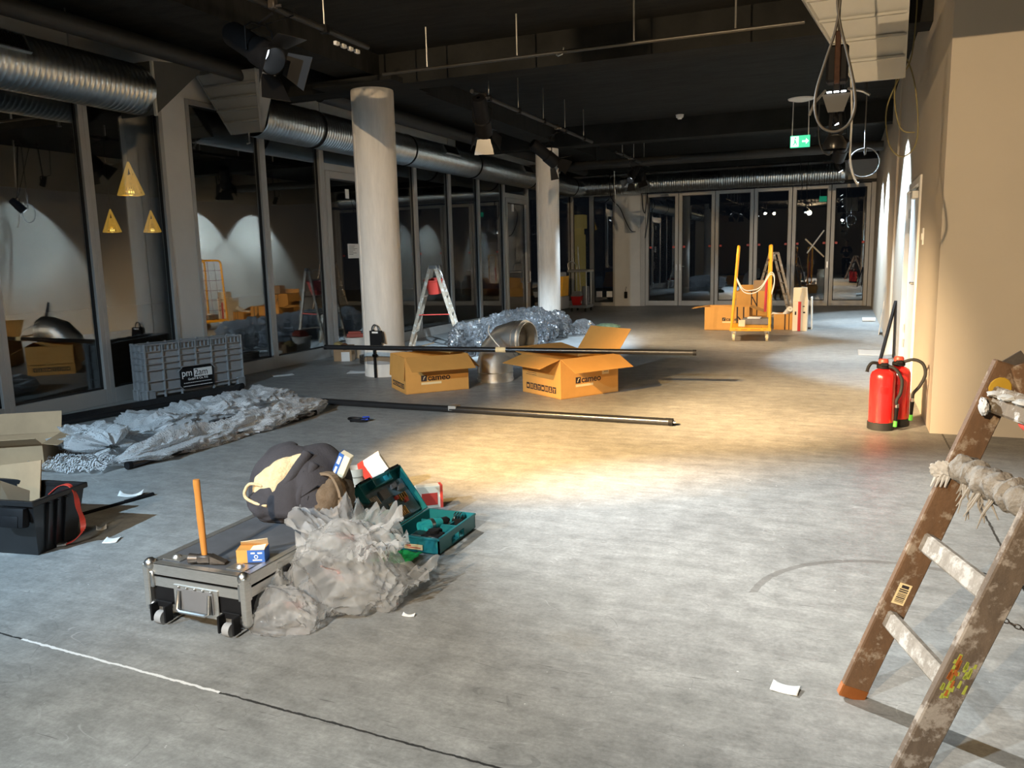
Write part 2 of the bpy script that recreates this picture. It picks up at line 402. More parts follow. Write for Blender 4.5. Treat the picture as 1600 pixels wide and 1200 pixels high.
M['orange'] = mat('orange_sticker', (0.85, 0.25, 0.01), 0.5)
M['grey'] = mat('grey_plastic', (0.27, 0.275, 0.28), 0.5, var=0.06, scale=6)
M['greyd'] = mat('dark_grey_plastic', (0.15, 0.15, 0.155), 0.5, var=0.06, scale=6)
M['pvc'] = mat('grey_pipe_plastic', (0.34, 0.36, 0.34), 0.45)
M['jacket'] = mat('dark_navy_fleece', (0.034, 0.031, 0.036), 0.9, var=0.15, scale=14, bump=0.2, bscale=120)
M['lining'] = mat('beige_fleece_lining', (0.56, 0.44, 0.26), 0.95, var=0.16, scale=30, bump=0.6, bscale=90)
M['bag'] = mat('brown_rucksack_cloth', (0.11, 0.075, 0.045), 0.8, var=0.25, scale=10, bump=0.25, bscale=100)
M['handle'] = mat('varnished_hammer_wood', (0.52, 0.215, 0.045), 0.4, var=0.16, scale=7, stretch=(4, 4, 0.6))
M['iron'] = mat('dark_forged_iron', (0.10, 0.088, 0.08), 0.45, metal=0.7, var=0.2, scale=20)
M['white'] = mat('white_paint', (0.80, 0.79, 0.76), 0.5)
M['plaster'] = mat('dried_plaster_cloth', (0.235, 0.218, 0.195), 0.95, var=0.3, scale=16, bump=1.0, bscale=60, spec=0.1)
M['rope'] = mat('white_cord', (0.80, 0.77, 0.70), 0.8)
M['cable'] = mat('grey_cable', (0.055, 0.050, 0.044), 0.5)
M['ycable'] = mat('yellow_cable', (0.24, 0.20, 0.08), 0.5)
M['blue'] = mat('blue_plug', (0.02, 0.07, 0.55), 0.4)
M['film'] = film('crumpled_clear_film', (0.99, 0.99, 0.985), 0.27, 0.08, 22, 0.9, 0.15, stretch=(2.2, 2.2, 0.45))
M['film2'] = film('loose_clear_film', (0.98, 0.98, 0.98), 0.26, 0.08, 18, 0.7, 0.10, stretch=(0.5, 2.0, 1.0))
M['bubble'] = film('bubble_wrap', (0.96, 0.97, 0.98), 0.80, 0.15, 70, 1.0, 0.17, True)
M['bagfilm'] = film('clear_packing_bags', (0.92, 0.94, 0.97), 0.09, 0.10, 14, 0.6, 0.45)
M['lens_w'] = mat('lit_warm_lens', (1, 0.9, 0.7), 0.3, emit=((1.0, 0.80, 0.50), 220))
M['lens_c'] = mat('lit_cold_lens', (1, 1, 1), 0.3, emit=((0.88, 0.95, 1.0), 7))
M['lens_d'] = mat('lit_deep_lens', (1, 1, 1), 0.3, emit=((0.88, 0.95, 1.0), 1.8))
M['exit'] = mat('lit_exit_green', (0.02, 0.5, 0.25), 0.4, emit=((0.03, 0.62, 0.33), 1.15))
M['exitw'] = mat('lit_exit_white', (0.9, 1, 0.95), 0.4, emit=((0.75, 1.0, 0.88), 1.3))
M['gold'] = mat('glowing_gold_shade', (0.7, 0.45, 0.08), 0.3, metal=0.6, emit=((0.95, 0.52, 0.07), 0.55))
M['goldin'] = mat('glowing_lamp_inside', (1, 0.8, 0.4), 0.4, emit=((1.0, 0.62, 0.14), 4.0))
M['asphalt'] = mat('dark_paving', (0.05, 0.05, 0.05), 0.7, var=0.3, scale=3)
M['skin'] = mat('skin', (0.55, 0.36, 0.27), 0.6)
M['cloth'] = mat('dark_work_clothes', (0.03, 0.032, 0.04), 0.9, var=0.2, scale=20)
M['hair'] = mat('dark_hair', (0.025, 0.018, 0.012), 0.7)

def ladder_wood(name, brown, brown2, splash, amount):
    m, nt, b = nodes(name); N = nt.nodes; L = nt.links
    tc = N.new('ShaderNodeTexCoord')
    def nz(sc, det, st):
        mp = N.new('ShaderNodeMapping'); mp.inputs['Scale'].default_value = st; L.new(tc.outputs['Object'], mp.inputs['Vector'])
        n = N.new('ShaderNodeTexNoise'); n.inputs['Scale'].default_value = sc; n.inputs['Detail'].default_value = det; n.inputs['Roughness'].default_value = 0.68
        L.new(mp.outputs['Vector'], n.inputs['Vector']); return n.outputs['Fac']
    def rp(x, a, c, ca, cb):
        r = N.new('ShaderNodeValToRGB'); r.color_ramp.elements[0].position = a; r.color_ramp.elements[1].position = c
        r.color_ramp.elements[0].color = (*ca, 1); r.color_ramp.elements[1].color = (*cb, 1); L.new(x, r.inputs[0]); return r.outputs[0]
    base = rp(nz(7, 5, (3, 3, 0.8)), 0.35, 0.65, brown2, brown)
    k = rp(nz(17, 7, (1, 1, 1)), amount, amount + 0.10, (0, 0, 0), (1, 1, 1))
    x = N.new('ShaderNodeMix'); x.data_type = 'RGBA'; L.new(k, x.inputs[0]); L.new(base, x.inputs[6]); x.inputs[7].default_value = (*splash, 1)
    L.new(x.outputs[2], b.inputs['Base Color']); b.inputs['Roughness'].default_value = 0.75
    bp = N.new('ShaderNodeBump'); bp.inputs['Strength'].default_value = 0.35; bp.inputs['Distance'].default_value = 0.01
    L.new(nz(40, 5, (1, 1, 1)), bp.inputs['Height']); L.new(bp.outputs[0], b.inputs['Normal'])
    return m
M['rail1'] = ladder_wood('paint_spotted_brown_wood', (0.155, 0.083, 0.040), (0.105, 0.058, 0.029), (0.30, 0.24, 0.18), 0.54)
M['rail2'] = ladder_wood('paint_crusted_grey_wood', (0.165, 0.122, 0.088), (0.11, 0.082, 0.06), (0.34, 0.30, 0.26), 0.50)
M['rung'] = ladder_wood('paint_crusted_pale_wood', (0.33, 0.30, 0.265), (0.21, 0.185, 0.155), (0.46, 0.44, 0.41), 0.52)
M['rung2'] = ladder_wood('paint_crusted_dark_wood', (0.17, 0.13, 0.085), (0.12, 0.09, 0.06), (0.58, 0.58, 0.56), 0.53)
M['oldlad'] = ladder_wood('old_pale_ladder_wood', (0.42, 0.33, 0.24), (0.30, 0.23, 0.16), (0.60, 0.55, 0.48), 0.53)
# ================================================================ the room
def struct(name, b, m, parent=None, smooth=0, **k):
    o = b.to(name, m, parent, smooth, **k)
    if parent is None: o['kind'] = 'structure'
    return o
XL, XR, YB, ZC = -7.0, 0.65, 21.6, 3.7
YS = 6.73                     # face of the wall that steps out on the right
YR, XE = -5.0, 4.2            # rear wall and right wall beside and behind the camera

struct('floor', B().bx(XL - 0.12, XE + 0.1, YR - 0.1, YB + 0.12, -0.08, 0.0), M['floor'])
struct('ground', B().bx(-24, XL - 0.12, -8, 34, -0.12, -0.02).bx(XL - 0.12, 6, YB + 0.12, 34, -0.12, -0.02), M['asphalt'])
struct('ceiling', B().bx(XL - 0.15, XE + 0.1, YR - 0.1, YB + 0.15, ZC, ZC + 0.2), M['black'])
b = B()
b.bx(XL, XR, 8.36, 8.72, 3.36, ZC)
struct('ceiling_beam', b, M['black'])
struct('ceiling_beam', B().bx(XL, XR, 14.45, 14.8, 3.36, ZC), M['black'])
struct('ceiling_beam', B().bx(XL, XR, 20.7, 21.05, 3.45, ZC), M['black'])
struct('ceiling_beam', B().bx(-5.42, -4.98, YR, 8.36, 3.46, ZC).bx(-5.42, -4.98, 8.72, 14.45, 3.46, ZC).bx(-5.42, -4.98, 14.8, 20.7, 3.46, ZC), M['black'])
# walls
struct('wall_right', B().bx(XR, XR + 0.25, YS + 0.0, 8.62, 0, ZC).bx(XR, XR + 0.25, 8.62, 10.42, 2.07, ZC).bx(XR, XR + 0.25, 10.42, YB, 0, ZC).bx(XR + 0.25, XE, YS, YS + 0.25, 0, ZC), M['rwall'])
struct('wall_pilaster', B().bx(XR - 0.028, XR, 12.6, 14.3, 0, ZC, 0.004), M['rwall'])
struct('wall_side', B().bx(XE, XE + 0.2, YR, YS + 0.25, 0, ZC), M['rwall'])
struct('wall_rear', B().bx(XL - 0.12, XE, YR - 0.2, YR, 0, ZC), M['rwall'])
struct('wall_left', B().bx(XL - 0.1, XL, YR, 1.5, 0, ZC).bx(XL - 0.1, XL, 1.5, YB, 3.26, ZC).bx(XL - 0.1, XL + 0.02, 7.06, 7.42, 0, 3.26), M['wall'])
struct('wall_back', B().bx(-5.76, -5.06, YB - 0.06, YB + 0.1, 0, 3.02).bx(XL, XR + 0.25, YB, YB + 0.12, 3.02, ZC), M['wall'])
struct('trim_1', B().bx(-4.98, XR, YB - 0.16, YB, 2.96, 3.03, 0.004), M['blackpipe'])
struct('trim_2', B().bx(-5.06, -4.93, YB - 0.05, YB + 0.08, 0, 2.98, 0.004).bx(0.55, XR, YB - 0.05, YB + 0.08, 0, 2.98, 0.004), M['frame'])
# columns
def column(x, y, r, z1):
    b = B(); b.lathe([(r * 1.004, 0), (r, 0.02), (r, z1 - 0.02), (r * 0.985, z1)], 56, Matrix.Translation((x, y, 0)), True)
    b.bx(x - r * 0.55, x - r * 0.50, y - r * 0.88, y - r * 0.84, 0.1, z1 - 0.5)
    return struct('column', b, M['column'], smooth=40)
column(-5.2, 8.54, 0.25, 3.36)
column(-5.2, 14.62, 0.215, 3.36)
struct('column_capital', B().bx(-5.72, -4.68, 8.1, 9.0, 3.36, 3.42), M['black'])
struct('baseboard_column', B().lathe([(0.254, 0.155), (0.256, 0.17), (0.256, 0.235), (0.254, 0.25)], 48, Matrix.Translation((-5.2, 8.54, 0))), M['greyrub'], smooth=40)

# ---- windows and doors of the left wall (x = -7)
FW = 0.055
def frame_yz(b, y0, y1, z0, z1, w=FW, x0=XL - 0.06, x1=XL + 0.03, zb=None):
    zb = w if zb is None else zb
    b.bx(x0, x1, y0, y0 + w, z0, z1, 0.003).bx(x0, x1, y1 - w, y1, z0, z1, 0.003)
    b.bx(x0, x1, y0 + w, y1 - w, z0, z0 + zb, 0.003).bx(x0, x1, y0 + w, y1 - w, z1 - w, z1, 0.003)
def gasket_yz(b, y0, y1, z0, z1, t=0.018, x0=XL - 0.03, x1=XL - 0.004):
    b.bx(x0, x1, y0, y0 + t, z0, z1).bx(x0, x1, y1 - t, y1, z0, z1).bx(x0, x1, y0, y1, z0, z0 + t).bx(x0, x1, y0, y1, z1 - t, z1)
nwin = 0
def side_window(y0, y1):
    global nwin; nwin += 1
    b = B(); frame_yz(b, y0, y1, 0, 3.26, zb=0.155)
    o = struct('window_%d' % nwin, b, M['frame'])
    g = B(); gasket_yz(g, y0 + FW, y1 - FW, 0.155, 3.26 - FW); g.to('gasket', M['gasket'], o, 0)
    B().bx(XL - 0.028, XL - 0.016, y0 + FW, y1 - FW, 0.155, 3.26 - FW).to('pane', M['glass'], o, 0)
    return o
for y0, y1 in ((1.5, 3.2), (3.2, 4.94), (4.94, 6.04), (6.04, 7.06), (7.42, 8.70), (8.70, 9.98), (11.55, 12.74), (12.74, 14.08), (14.08, 15.40), (15.40, 16.74), (18.20, 19.85), (19.85, YB)):
    side_window(y0, y1)
ndoor = 0
def side_door(y0, y1, notice):
    global ndoor; ndoor += 1
    b = B(); frame_yz(b, y0, y1, 0, 3.26, 0.06, zb=0.03)
    b.bx(XL - 0.06, XL + 0.03, y0 + 0.06, y1 - 0.06, 2.70, 2.80, 0.003)
    o = struct('door_%d' % ndoor, b, M['frame'])
    B().bx(XL - 0.028, XL - 0.016, y0 + 0.06, y1 - 0.06, 2.80, 3.20).to('transom_pane', M['glass'], o, 0)
    b = B(); frame_yz(b, y0 + 0.065, y1 - 0.065, 0.035, 2.695, 0.10, XL - 0.04, XL + 0.045, zb=0.15)
    lf = b.to('leaf', M['frame'], o, 0)
    g = B(); gasket_yz(g, y0 + 0.165, y1 - 0.165, 0.185, 2.595); g.to('gasket', M['gasket'], lf, 0)
    B().bx(XL - 0.028, XL - 0.016, y0 + 0.165, y1 - 0.165, 0.185, 2.595).to('pane', M['glass'], lf, 0)
    b = B(); yh = y1 - 0.115
    b.cyl((XL + 0.045, yh, 1.05), (XL + 0.09, yh, 1.05), 0.012); b.tube([(XL + 0.09, yh, 1.05), (XL + 0.10, yh, 1.02), (XL + 0.10, yh, 0.82), (XL + 0.09, yh, 0.79), (XL + 0.045, yh, 0.79)], 0.012)
    b.to('handle', M['steel'], lf)
side_door(9.98, 11.55, True)
side_door(16.74, 18.20, False)
# ---- back wall: fixed window and six folding door leaves
FB = 0.06
def frame_xz(b, x0, x1, z0, z1, w=FB, y0=YB - 0.03, y1=YB + 0.06, zb=None):
    zb = w if zb is None else zb
    b.bx(x0, x0 + w, y0, y1, z0, z1, 0.003).bx(x1 - w, x1, y0, y1, z0, z1, 0.003)
    b.bx(x0 + w, x1 - w, y0, y1, z0, z0 + zb, 0.003).bx(x0 + w, x1 - w, y0, y1, z1 - w, z1, 0.003)
def gasket_xz(b, x0, x1, z0, z1, t=0.016, y0=YB + 0.004, y1=YB + 0.03):
    b.bx(x0, x0 + t, y0, y1, z0, z1).bx(x1 - t, x1, y0, y1, z0, z1).bx(x0, x1, y0, y1, z0, z0 + t).bx(x0, x1, y0, y1, z1 - t, z1)
for x0, x1 in ((-7.0, -6.42), (-6.42, -5.76)):
    nwin += 1
    b = B(); frame_xz(b, x0, x1, 0, 3.02, zb=0.10)
    o = struct('window_%d' % nwin, b, M['frame'])
    g = B(); gasket_xz(g, x0 + FB, x1 - FB, 0.10, 2.96); g.to('gasket', M['gasket'], o, 0)
    B().bx(x0 + FB, x1 - FB, YB + 0.016, YB + 0.028, 0.10, 2.96).to('pane', M['glass'], o, 0)
edges = [-4.93, -4.045, -3.11, -2.15, -1.235, -0.335, 0.55]
for i in range(6):
    ndoor += 1; x0, x1 = edges[i] + 0.008, edges[i + 1] - 0.008
    b = B(); frame_xz(b, x0, x1, 0.01, 2.945, 0.085, YB - 0.05, YB + 0.05, zb=0.13)
    o = struct('door_%d' % ndoor, b, M['frame'])
    g = B(); gasket_xz(g, x0 + 0.085, x1 - 0.085, 0.14, 2.86); g.to('gasket', M['gasket'], o, 0)
    B().bx(x0 + 0.085, x1 - 0.085, YB + 0.012, YB + 0.024, 0.14, 2.86).to('pane', M['glass'], o, 0)
    b = B()
    hx = x1 - 0.04 if i % 2 == 0 else x0 + 0.04
    b.box((hx, YB - 0.056, 1.02), (0.03, 0.012, 0.16), bev=0.003).cyl((hx, YB - 0.056, 1.04), (hx, YB - 0.10, 1.04), 0.009)
    b.cyl((hx, YB - 0.10, 1.04), (hx + (0.12 if i % 2 else -0.02), YB - 0.10, 1.04), 0.009)
    if i in (0, 1, 4): b.to('handle', M['steel'], o)
    else: b.bm.free()
    b = B()
    for zz in (1.55,):
        for xx in (x0 + 0.125, x1 - 0.125):
            b.box((xx, YB + 0.008, zz), (0.07, 0.006, 0.05))
    b.to('warning_sticker', M['redpl'], o, 0)

# ---- door in the right wall
ndoor += 1
b = B(); b.bx(XR - 0.02, XR + 0.20, 8.62, 8.69, 0, 2.07, 0.004).bx(XR - 0.02, XR + 0.20, 10.35, 10.42, 0, 2.07, 0.004).bx(XR - 0.02, XR + 0.20, 8.69, 10.35, 2.0, 2.07, 0.004)
dr = struct('door_%d' % ndoor, b, M['white'])
B().bx(XR + 0.03, XR + 0.08, 8.695, 10.345, 0.008, 1.995, 0.003).to('leaf', M['white'], dr, 0)
b = B(); b.cyl((XR + 0.03, 8.80, 1.05), (XR - 0.035, 8.80, 1.05), 0.014).cyl((XR - 0.035, 8.79, 1.05), (XR - 0.035, 8.93, 1.05), 0.011).lathe([(0.0, -0.0), (0.027, 0.0), (0.027, 0.008), (0, 0.008)], 20, frame((XR + 0.03, 8.80, 1.05), (0, 1, 0), (0, 0, 1)))
b.to('handle', M['steel'], dr)
b = B(); b.box((XR + 0.0, 9.5, 1.93), (0.06, 0.30, 0.075), bev=0.012, seg=2).beam((XR - 0.02, 9.6, 1.97), (XR + 0.0, 10.1, 2.02), 0.02, 0.012); b.to('door_closer', M['white'], dr)
for zz in (0.25, 0.42, 1.72): B().cyl((XR + 0.02, 10.352, zz), (XR + 0.02, 10.352, zz + 0.10), 0.011, n=10).to('hinge', M['alu'], dr)
sw = thing('light_switch', 'white wall switch plate beside the side door near the corner', 'switch', (XR, 8.15, 1.49))
B().bx(-0.012, 0, -0.04, 0.04, -0.075, 0.075, 0.004).to('plate', M['white'], sw)
B().bx(-0.02, -0.012, -0.022, 0.022, -0.03, 0.03, 0.003).to('rocker', M['white'], sw)
ps = thing('floor_socket_box', 'small black socket box with cable on the back wall pier', 'socket', (-5.45, YB - 0.06, 0.30))
B().bx(-0.04, 0.04, -0.05, 0, -0.09, 0.09, 0.008).to('box', M['blk'], ps)
B().tube([(0, -0.03, 0.09), (0.0, -0.03, 0.16), (0.012, -0.012, 0.2), (0.0, -0.004, 0.22)], 0.006).to('cable', M['blk'], ps)

# ================================================================ ceiling services
YAXIS = lambda x, y, z: Matrix.Translation((x, y, z)) @ Matrix.Rotation(-PI / 2, 4, 'X')     # local z -> +y
def spiral(b, Mx, L, r, pitch=0.055, joints=()):
    prof = []; n = int(L / pitch)
    for i in range(n):
        z = i * pitch
        prof += [(r, z), (r, z + pitch * 0.62), (r + 0.0055, z + pitch * 0.74), (r + 0.0055, z + pitch * 0.86)]
    prof.append((r, L))
    b.lathe(prof, 40, Mx)
    return b
def bands(b, Mx, zs, r):
    for z in zs: b.lathe([(r, z - 0.02), (r + 0.012, z - 0.02), (r + 0.012, z + 0.02), (r, z + 0.02)], 40, Mx)
    return b
ZD = 3.12; XD = -6.55; RD = 0.235
def duct_left(y0, y1, bz, grilles, label, rods):
    t = thing('spiral_duct', label, 'air duct', (XD, y0, ZD))
    I = YAXIS(0, 0, 0)
    spiral(B(), I, y1 - y0, RD).to('pipe', M['galv'], t, 60)
    for z in bz: bands(B(), I, [z - y0], RD).to('joint_band', M['blk'], t, 40)
    for gy in grilles:
        a = R(28)                   # tilt of the grille on the flank
        d = Vector((math.cos(a), 0, math.sin(a))); u = Vector((-math.sin(a), 0, math.cos(a)))
        fr = Matrix((Vector((0, 1, 0)), u, d)).transposed().to_4x4(); fr.translation = d * (RD + 0.004) + Vector((0, gy - y0, 0))
        b = B()
        for q in ((-0.26, 0, 0.02, 0.15), (0.26, 0, 0.02, 0.15)): b.bm.verts.ensure_lookup_table(); bmesh.ops.create_cube(b.bm, size=1, matrix=fr @ Matrix.Translation((q[0], 0, 0.008)) @ Matrix.Diagonal((0.02, 0.17, 0.03, 1)))
        for q in (-0.08, 0.08): bmesh.ops.create_cube(b.bm, size=1, matrix=fr @ Matrix.Translation((0, q, 0.008)) @ Matrix.Diagonal((0.54, 0.014, 0.03, 1)))
        g = b.to('grille_frame', M['galv'], t, 0)
        b = B()
        for k in range(20): bmesh.ops.create_cube(b.bm, size=1, matrix=fr @ Matrix.Translation((-0.24 + k * 0.0253, 0, 0.008)) @ Matrix.Diagonal((0.008, 0.15, 0.02, 1)))
        b.to('grille_fins', M['blk'], g, 0)
    b = B()
    for ry in rods: b.cyl((0, ry - y0, RD), (0, ry - y0, ZC - ZD), 0.006, n=8)
    b.to('hanger_rod', M['steel'], t)
    return t
duct_left(-1.0, 6.36, (1.2, 3.6), (4.75,), 'near run of galvanised spiral duct ending at the dark triangular sheet', (0.5, 3.0, 5.6))
duct_left(8.05, 20.55, (9.2, 11.64, 14.15, 17.1, 20.1), (12.9, 16.6), 'long galvanised spiral duct running along the window wall behind both columns', (9.4, 13.2, 17.8))
# crossing of the beam: near wedge and far tapered hood
t = thing('duct_transition', 'dark triangular sheet-metal duct piece at end of near duct', 'air duct', (XD, 6.36, ZD))
B().prism([(0.20, 0, -0.25), (0.20, 0.0, 0.26), (0.20, 0.62, 0.34), (0.20, 0.66, 0.28)], (-0.46, 0, 0)).to('shell', M['darkhood'], t, 0)
B().bx(0.185, 0.215, -0.015, 0.012, -0.26, 0.26, 0.003).to('flange', M['hood'], t, 0)
def hood(name, label, lo, hi, y0, y1, ribs, m, back=0.35, extra=None):
    """tapered hood; lo / hi = (x0, x1, z) of the lower and upper edge"""
    t = thing(name, label, 'air duct', (lo[0], y1, lo[2]))
    T = Vector(t.location)
    b = B(); q = lambda x, y, z: Vector((x, y, z)) - T
    b.hexa([q(lo[0], y1, lo[2]), q(lo[1], y1, lo[2]), q(lo[1], y1 + 0.04, lo[2]), q(lo[0], y1 + 0.04, lo[2])],
           [q(hi[0], y0, hi[2]), q(hi[1], y0, hi[2]), q(hi[1], y0 + back, hi[2]), q(hi[0], y0 + back, hi[2])])
    b.to('shell', m, t, 0)
    b = B()
    for k in range(1, ribs + 1):
        f = k / (ribs + 1)
        x0 = lo[0] + (hi[0] - lo[0]) * f; x1 = lo[1] + (hi[1] - lo[1]) * f; yy = y1 + (y0 - y1) * f; zz = lo[2] + (hi[2] - lo[2]) * f
        b.beam(q(x0, yy - 0.012, zz), q(x1, yy - 0.012, zz), 0.035, 0.020)
    b.to('stiffening_rib', m, t, 0)
    b = B(); b.beam(q(lo[1], y1 - 0.004, lo[2]), q(hi[1], y0 - 0.004, hi[2]), 0.025, 0.02).beam(q(lo[0], y1 - 0.004, lo[2]), q(hi[0], y0 - 0.004, hi[2]), 0.018, 0.02)
    b.to('edge_flange', m, t, 0)
    return t
h1 = hood('duct_hood', 'grey ribbed sheet-metal duct hood joining the long window-wall duct', (-6.86, -6.42, 2.93), (-6.84, -6.02, 3.5), 7.5, 8.03, 4, M['greyhood'])
B().tube([(0.25, 0.0, 0.0), (0.25, 0.0, -0.07), (0.27, -0.02, -0.12), (0.24, -0.04, -0.13)], 0.011).to('hook', M['steel'], h1)
h2 = hood('duct_hood', 'pale ribbed sheet-metal duct hood hanging near the right wall', (0.025, 0.42, 2.85), (-0.47, 0.40, 3.62), 7.55, 8.05, 4, M['hood'])
# back duct
t = thing('spiral_duct', 'galvanised spiral duct running above the folding doors', 'air duct', (-6.3, 20.9, 3.16))
XA = Matrix.Rotation(PI / 2, 4, 'Y')
spiral(B(), XA, 6.25, 0.225).to('pipe', M['galv'], t, 60)
for z in (0.05, 0.9, 2.4, 4.3, 6.2): bands(B(), XA, (z,), 0.225).to('joint_band', M['galv'], t, 40)
b = B(); b.box((3.15, -0.205, 0.13), (0.42, 0.05, 0.11), (R(-38), 0, 0)); g = b.to('grille', M['blk'], t, 0)
b = B()
for k in range(6): b.cyl((0.5 + k * 1.1, 0, 0.22), (0.5 + k * 1.1, 0, 0.29), 0.006, n=8)
b.to('hanger_rod', M['steel'], t)
t = thing('duct_elbow', 'galvanised bend joining the window-wall duct to the back duct', 'air duct', (XD, 20.55, ZD))
b = B(); b.tube([(0, 0.0, 0), (0.0, 0.1, 0.01), (0.04, 0.22, 0.02), (0.13, 0.31, 0.035), (0.25, 0.35, 0.04)], 0.228, 36); b.to('bend', M['galv'], t, 25)
b = B(); b.box((0.09, 0.05, 0.09), (0.26, 0.10, 0.13), (0, 0, R(-45)), 0.006); b.to('inspection_cover', M['galv'], t, 0)
# black pipes under the slab
t = thing('ceiling_pipe', 'thick black pipe under the ceiling above the near duct', 'pipe', (-6.3, 1.0, 3.49))
B().cyl((0, -6, 0), (0, 6.9, 0), 0.085, n=24).to('pipe', M['blackpipe'], t)
B().cyl((0, -2, 0.08), (0, -2, 0.21), 0.008, n=8).cyl((0, 3, 0.08), (0, 3, 0.21), 0.008, n=8).to('hanger_rod', M['blackpipe'], t)
t = thing('ceiling_pipe', 'thick black pipe above the long duct between the columns', 'pipe', (-6.25, 9.0, 3.5))
B().cyl((0, 0, 0), (0, 11.4, 0), 0.10, n=24).to('pipe', M['blackpipe'], t)
B().cyl((0, 1, 0.08), (0, 1, 0.2), 0.008, n=8).cyl((0, 8, 0.08), (0, 8, 0.2), 0.008, n=8).to('hanger_rod', M['blackpipe'], t)
t = thing('ceiling_pipe', 'black pipe crossing the room under the far ceiling beam', 'pipe', (-6.9, 16.9, 3.27))
B().cyl((0, 0, 0), (7.5, 0, 0), 0.09, n=24).to('pipe', M['blackpipe'], t)
B().cyl((2, 0, 0.08), (2, 0, 0.43), 0.008, n=8).cyl((6.4, 0, 0.08), (6.4, 0, 0.43), 0.008, n=8).to('hanger_rod', M['blackpipe'], t)
t = thing('added_shade_duct', 'unseen black rectangular duct added across the ceiling to shade the wall top', 'air duct', (0.9, 4.45, 2.96))  # out of view, added to cast the shade along the wall top
B().bx(-1.25, 2.6, -0.2, 0.2, 0, 0.32, 0.01).to('shell', M['blackpipe'], t, 0)
B().cyl((-0.8, 0, 0.32), (-0.8, 0, 0.74), 0.008, n=8).cyl((2.2, 0, 0.32), (2.2, 0, 0.74), 0.008, n=8).to('hanger_rod', M['blackpipe'], t)
# thin pipe rail in front of the first beam
t = thing('ceiling_rail', 'thin dark pipe rail on rods in front of the first beam', 'rail', (-4.5, 7.62, 3.3))
B().cyl((0, 0, 0), (4.12, 0, 0), 0.016, n=12).to('pipe', mat('dull_dark_steel', (0.10, 0.095, 0.085), 0.4, metal=0.7), t)
for x in (0.52, 1.5, 2.65, 3.55):
    B().cyl((x, 0, 0.02), (x, 0, 0.40), 0.009, n=8).to('hanger_rod', M['alu'], t)
B().tube([(1.9, 0, -0.016), (1.92, 0, -0.03), (1.96, 0, -0.02), (1.975, 0, 0.04)], 0.007).to('hook', M['steel'], t)

# ---- lighting bars with their spot lamps
def bar(y0, y1, label, x=-3.95, z=3.25, rods=3):
    t = thing('lighting_bar', label, 'lighting bar', (x, y0, z))
    B().cyl((0, 0, 0), (0, y1 - y0, 0), 0.024, n=16).to('pipe', M['blackpipe'], t)
    for k in range(rods):
        yy = (k + 0.5) / rods * (y1 - y0)
        B().cyl((0, yy, 0.024), (0, yy, ZC - z), 0.007, n=8).to('hanger_rod', M['alu'], t)
    b = B()
    for k in range(rods):
        yy = (k + 0.5) / rods * (y1 - y0); b.box((0, yy, 0.0), (0.07, 0.05, 0.07), bev=0.006)
    b.to('clamp', M['blk'], t)
    return t
b1 = bar(2.6, 6.45, 'black lighting bar above the near floor left of the column', rods=3)
b = B()
for k in range(4): b.box((0.06, 3.28 + k * 0.10, -0.10), (0.03, 0.055, 0.03), bev=0.004)
pl = b.to('socket_row', M['white'], b1)
b2 = bar(8.62, 13.35, 'black lighting bar hanging between the two columns', rods=5)
b3 = bar(14.9, 17.6, 'short black lighting bar behind the far column', rods=3)
b4 = bar(-4.7, 0.4, 'black lighting bar behind the photographer', x=-1.83, z=3.52, rods=3)
b5 = bar(-1.5, 2.4, 'black lighting bar at the left end behind the photographer', x=-3.75, z=3.45, rods=2)
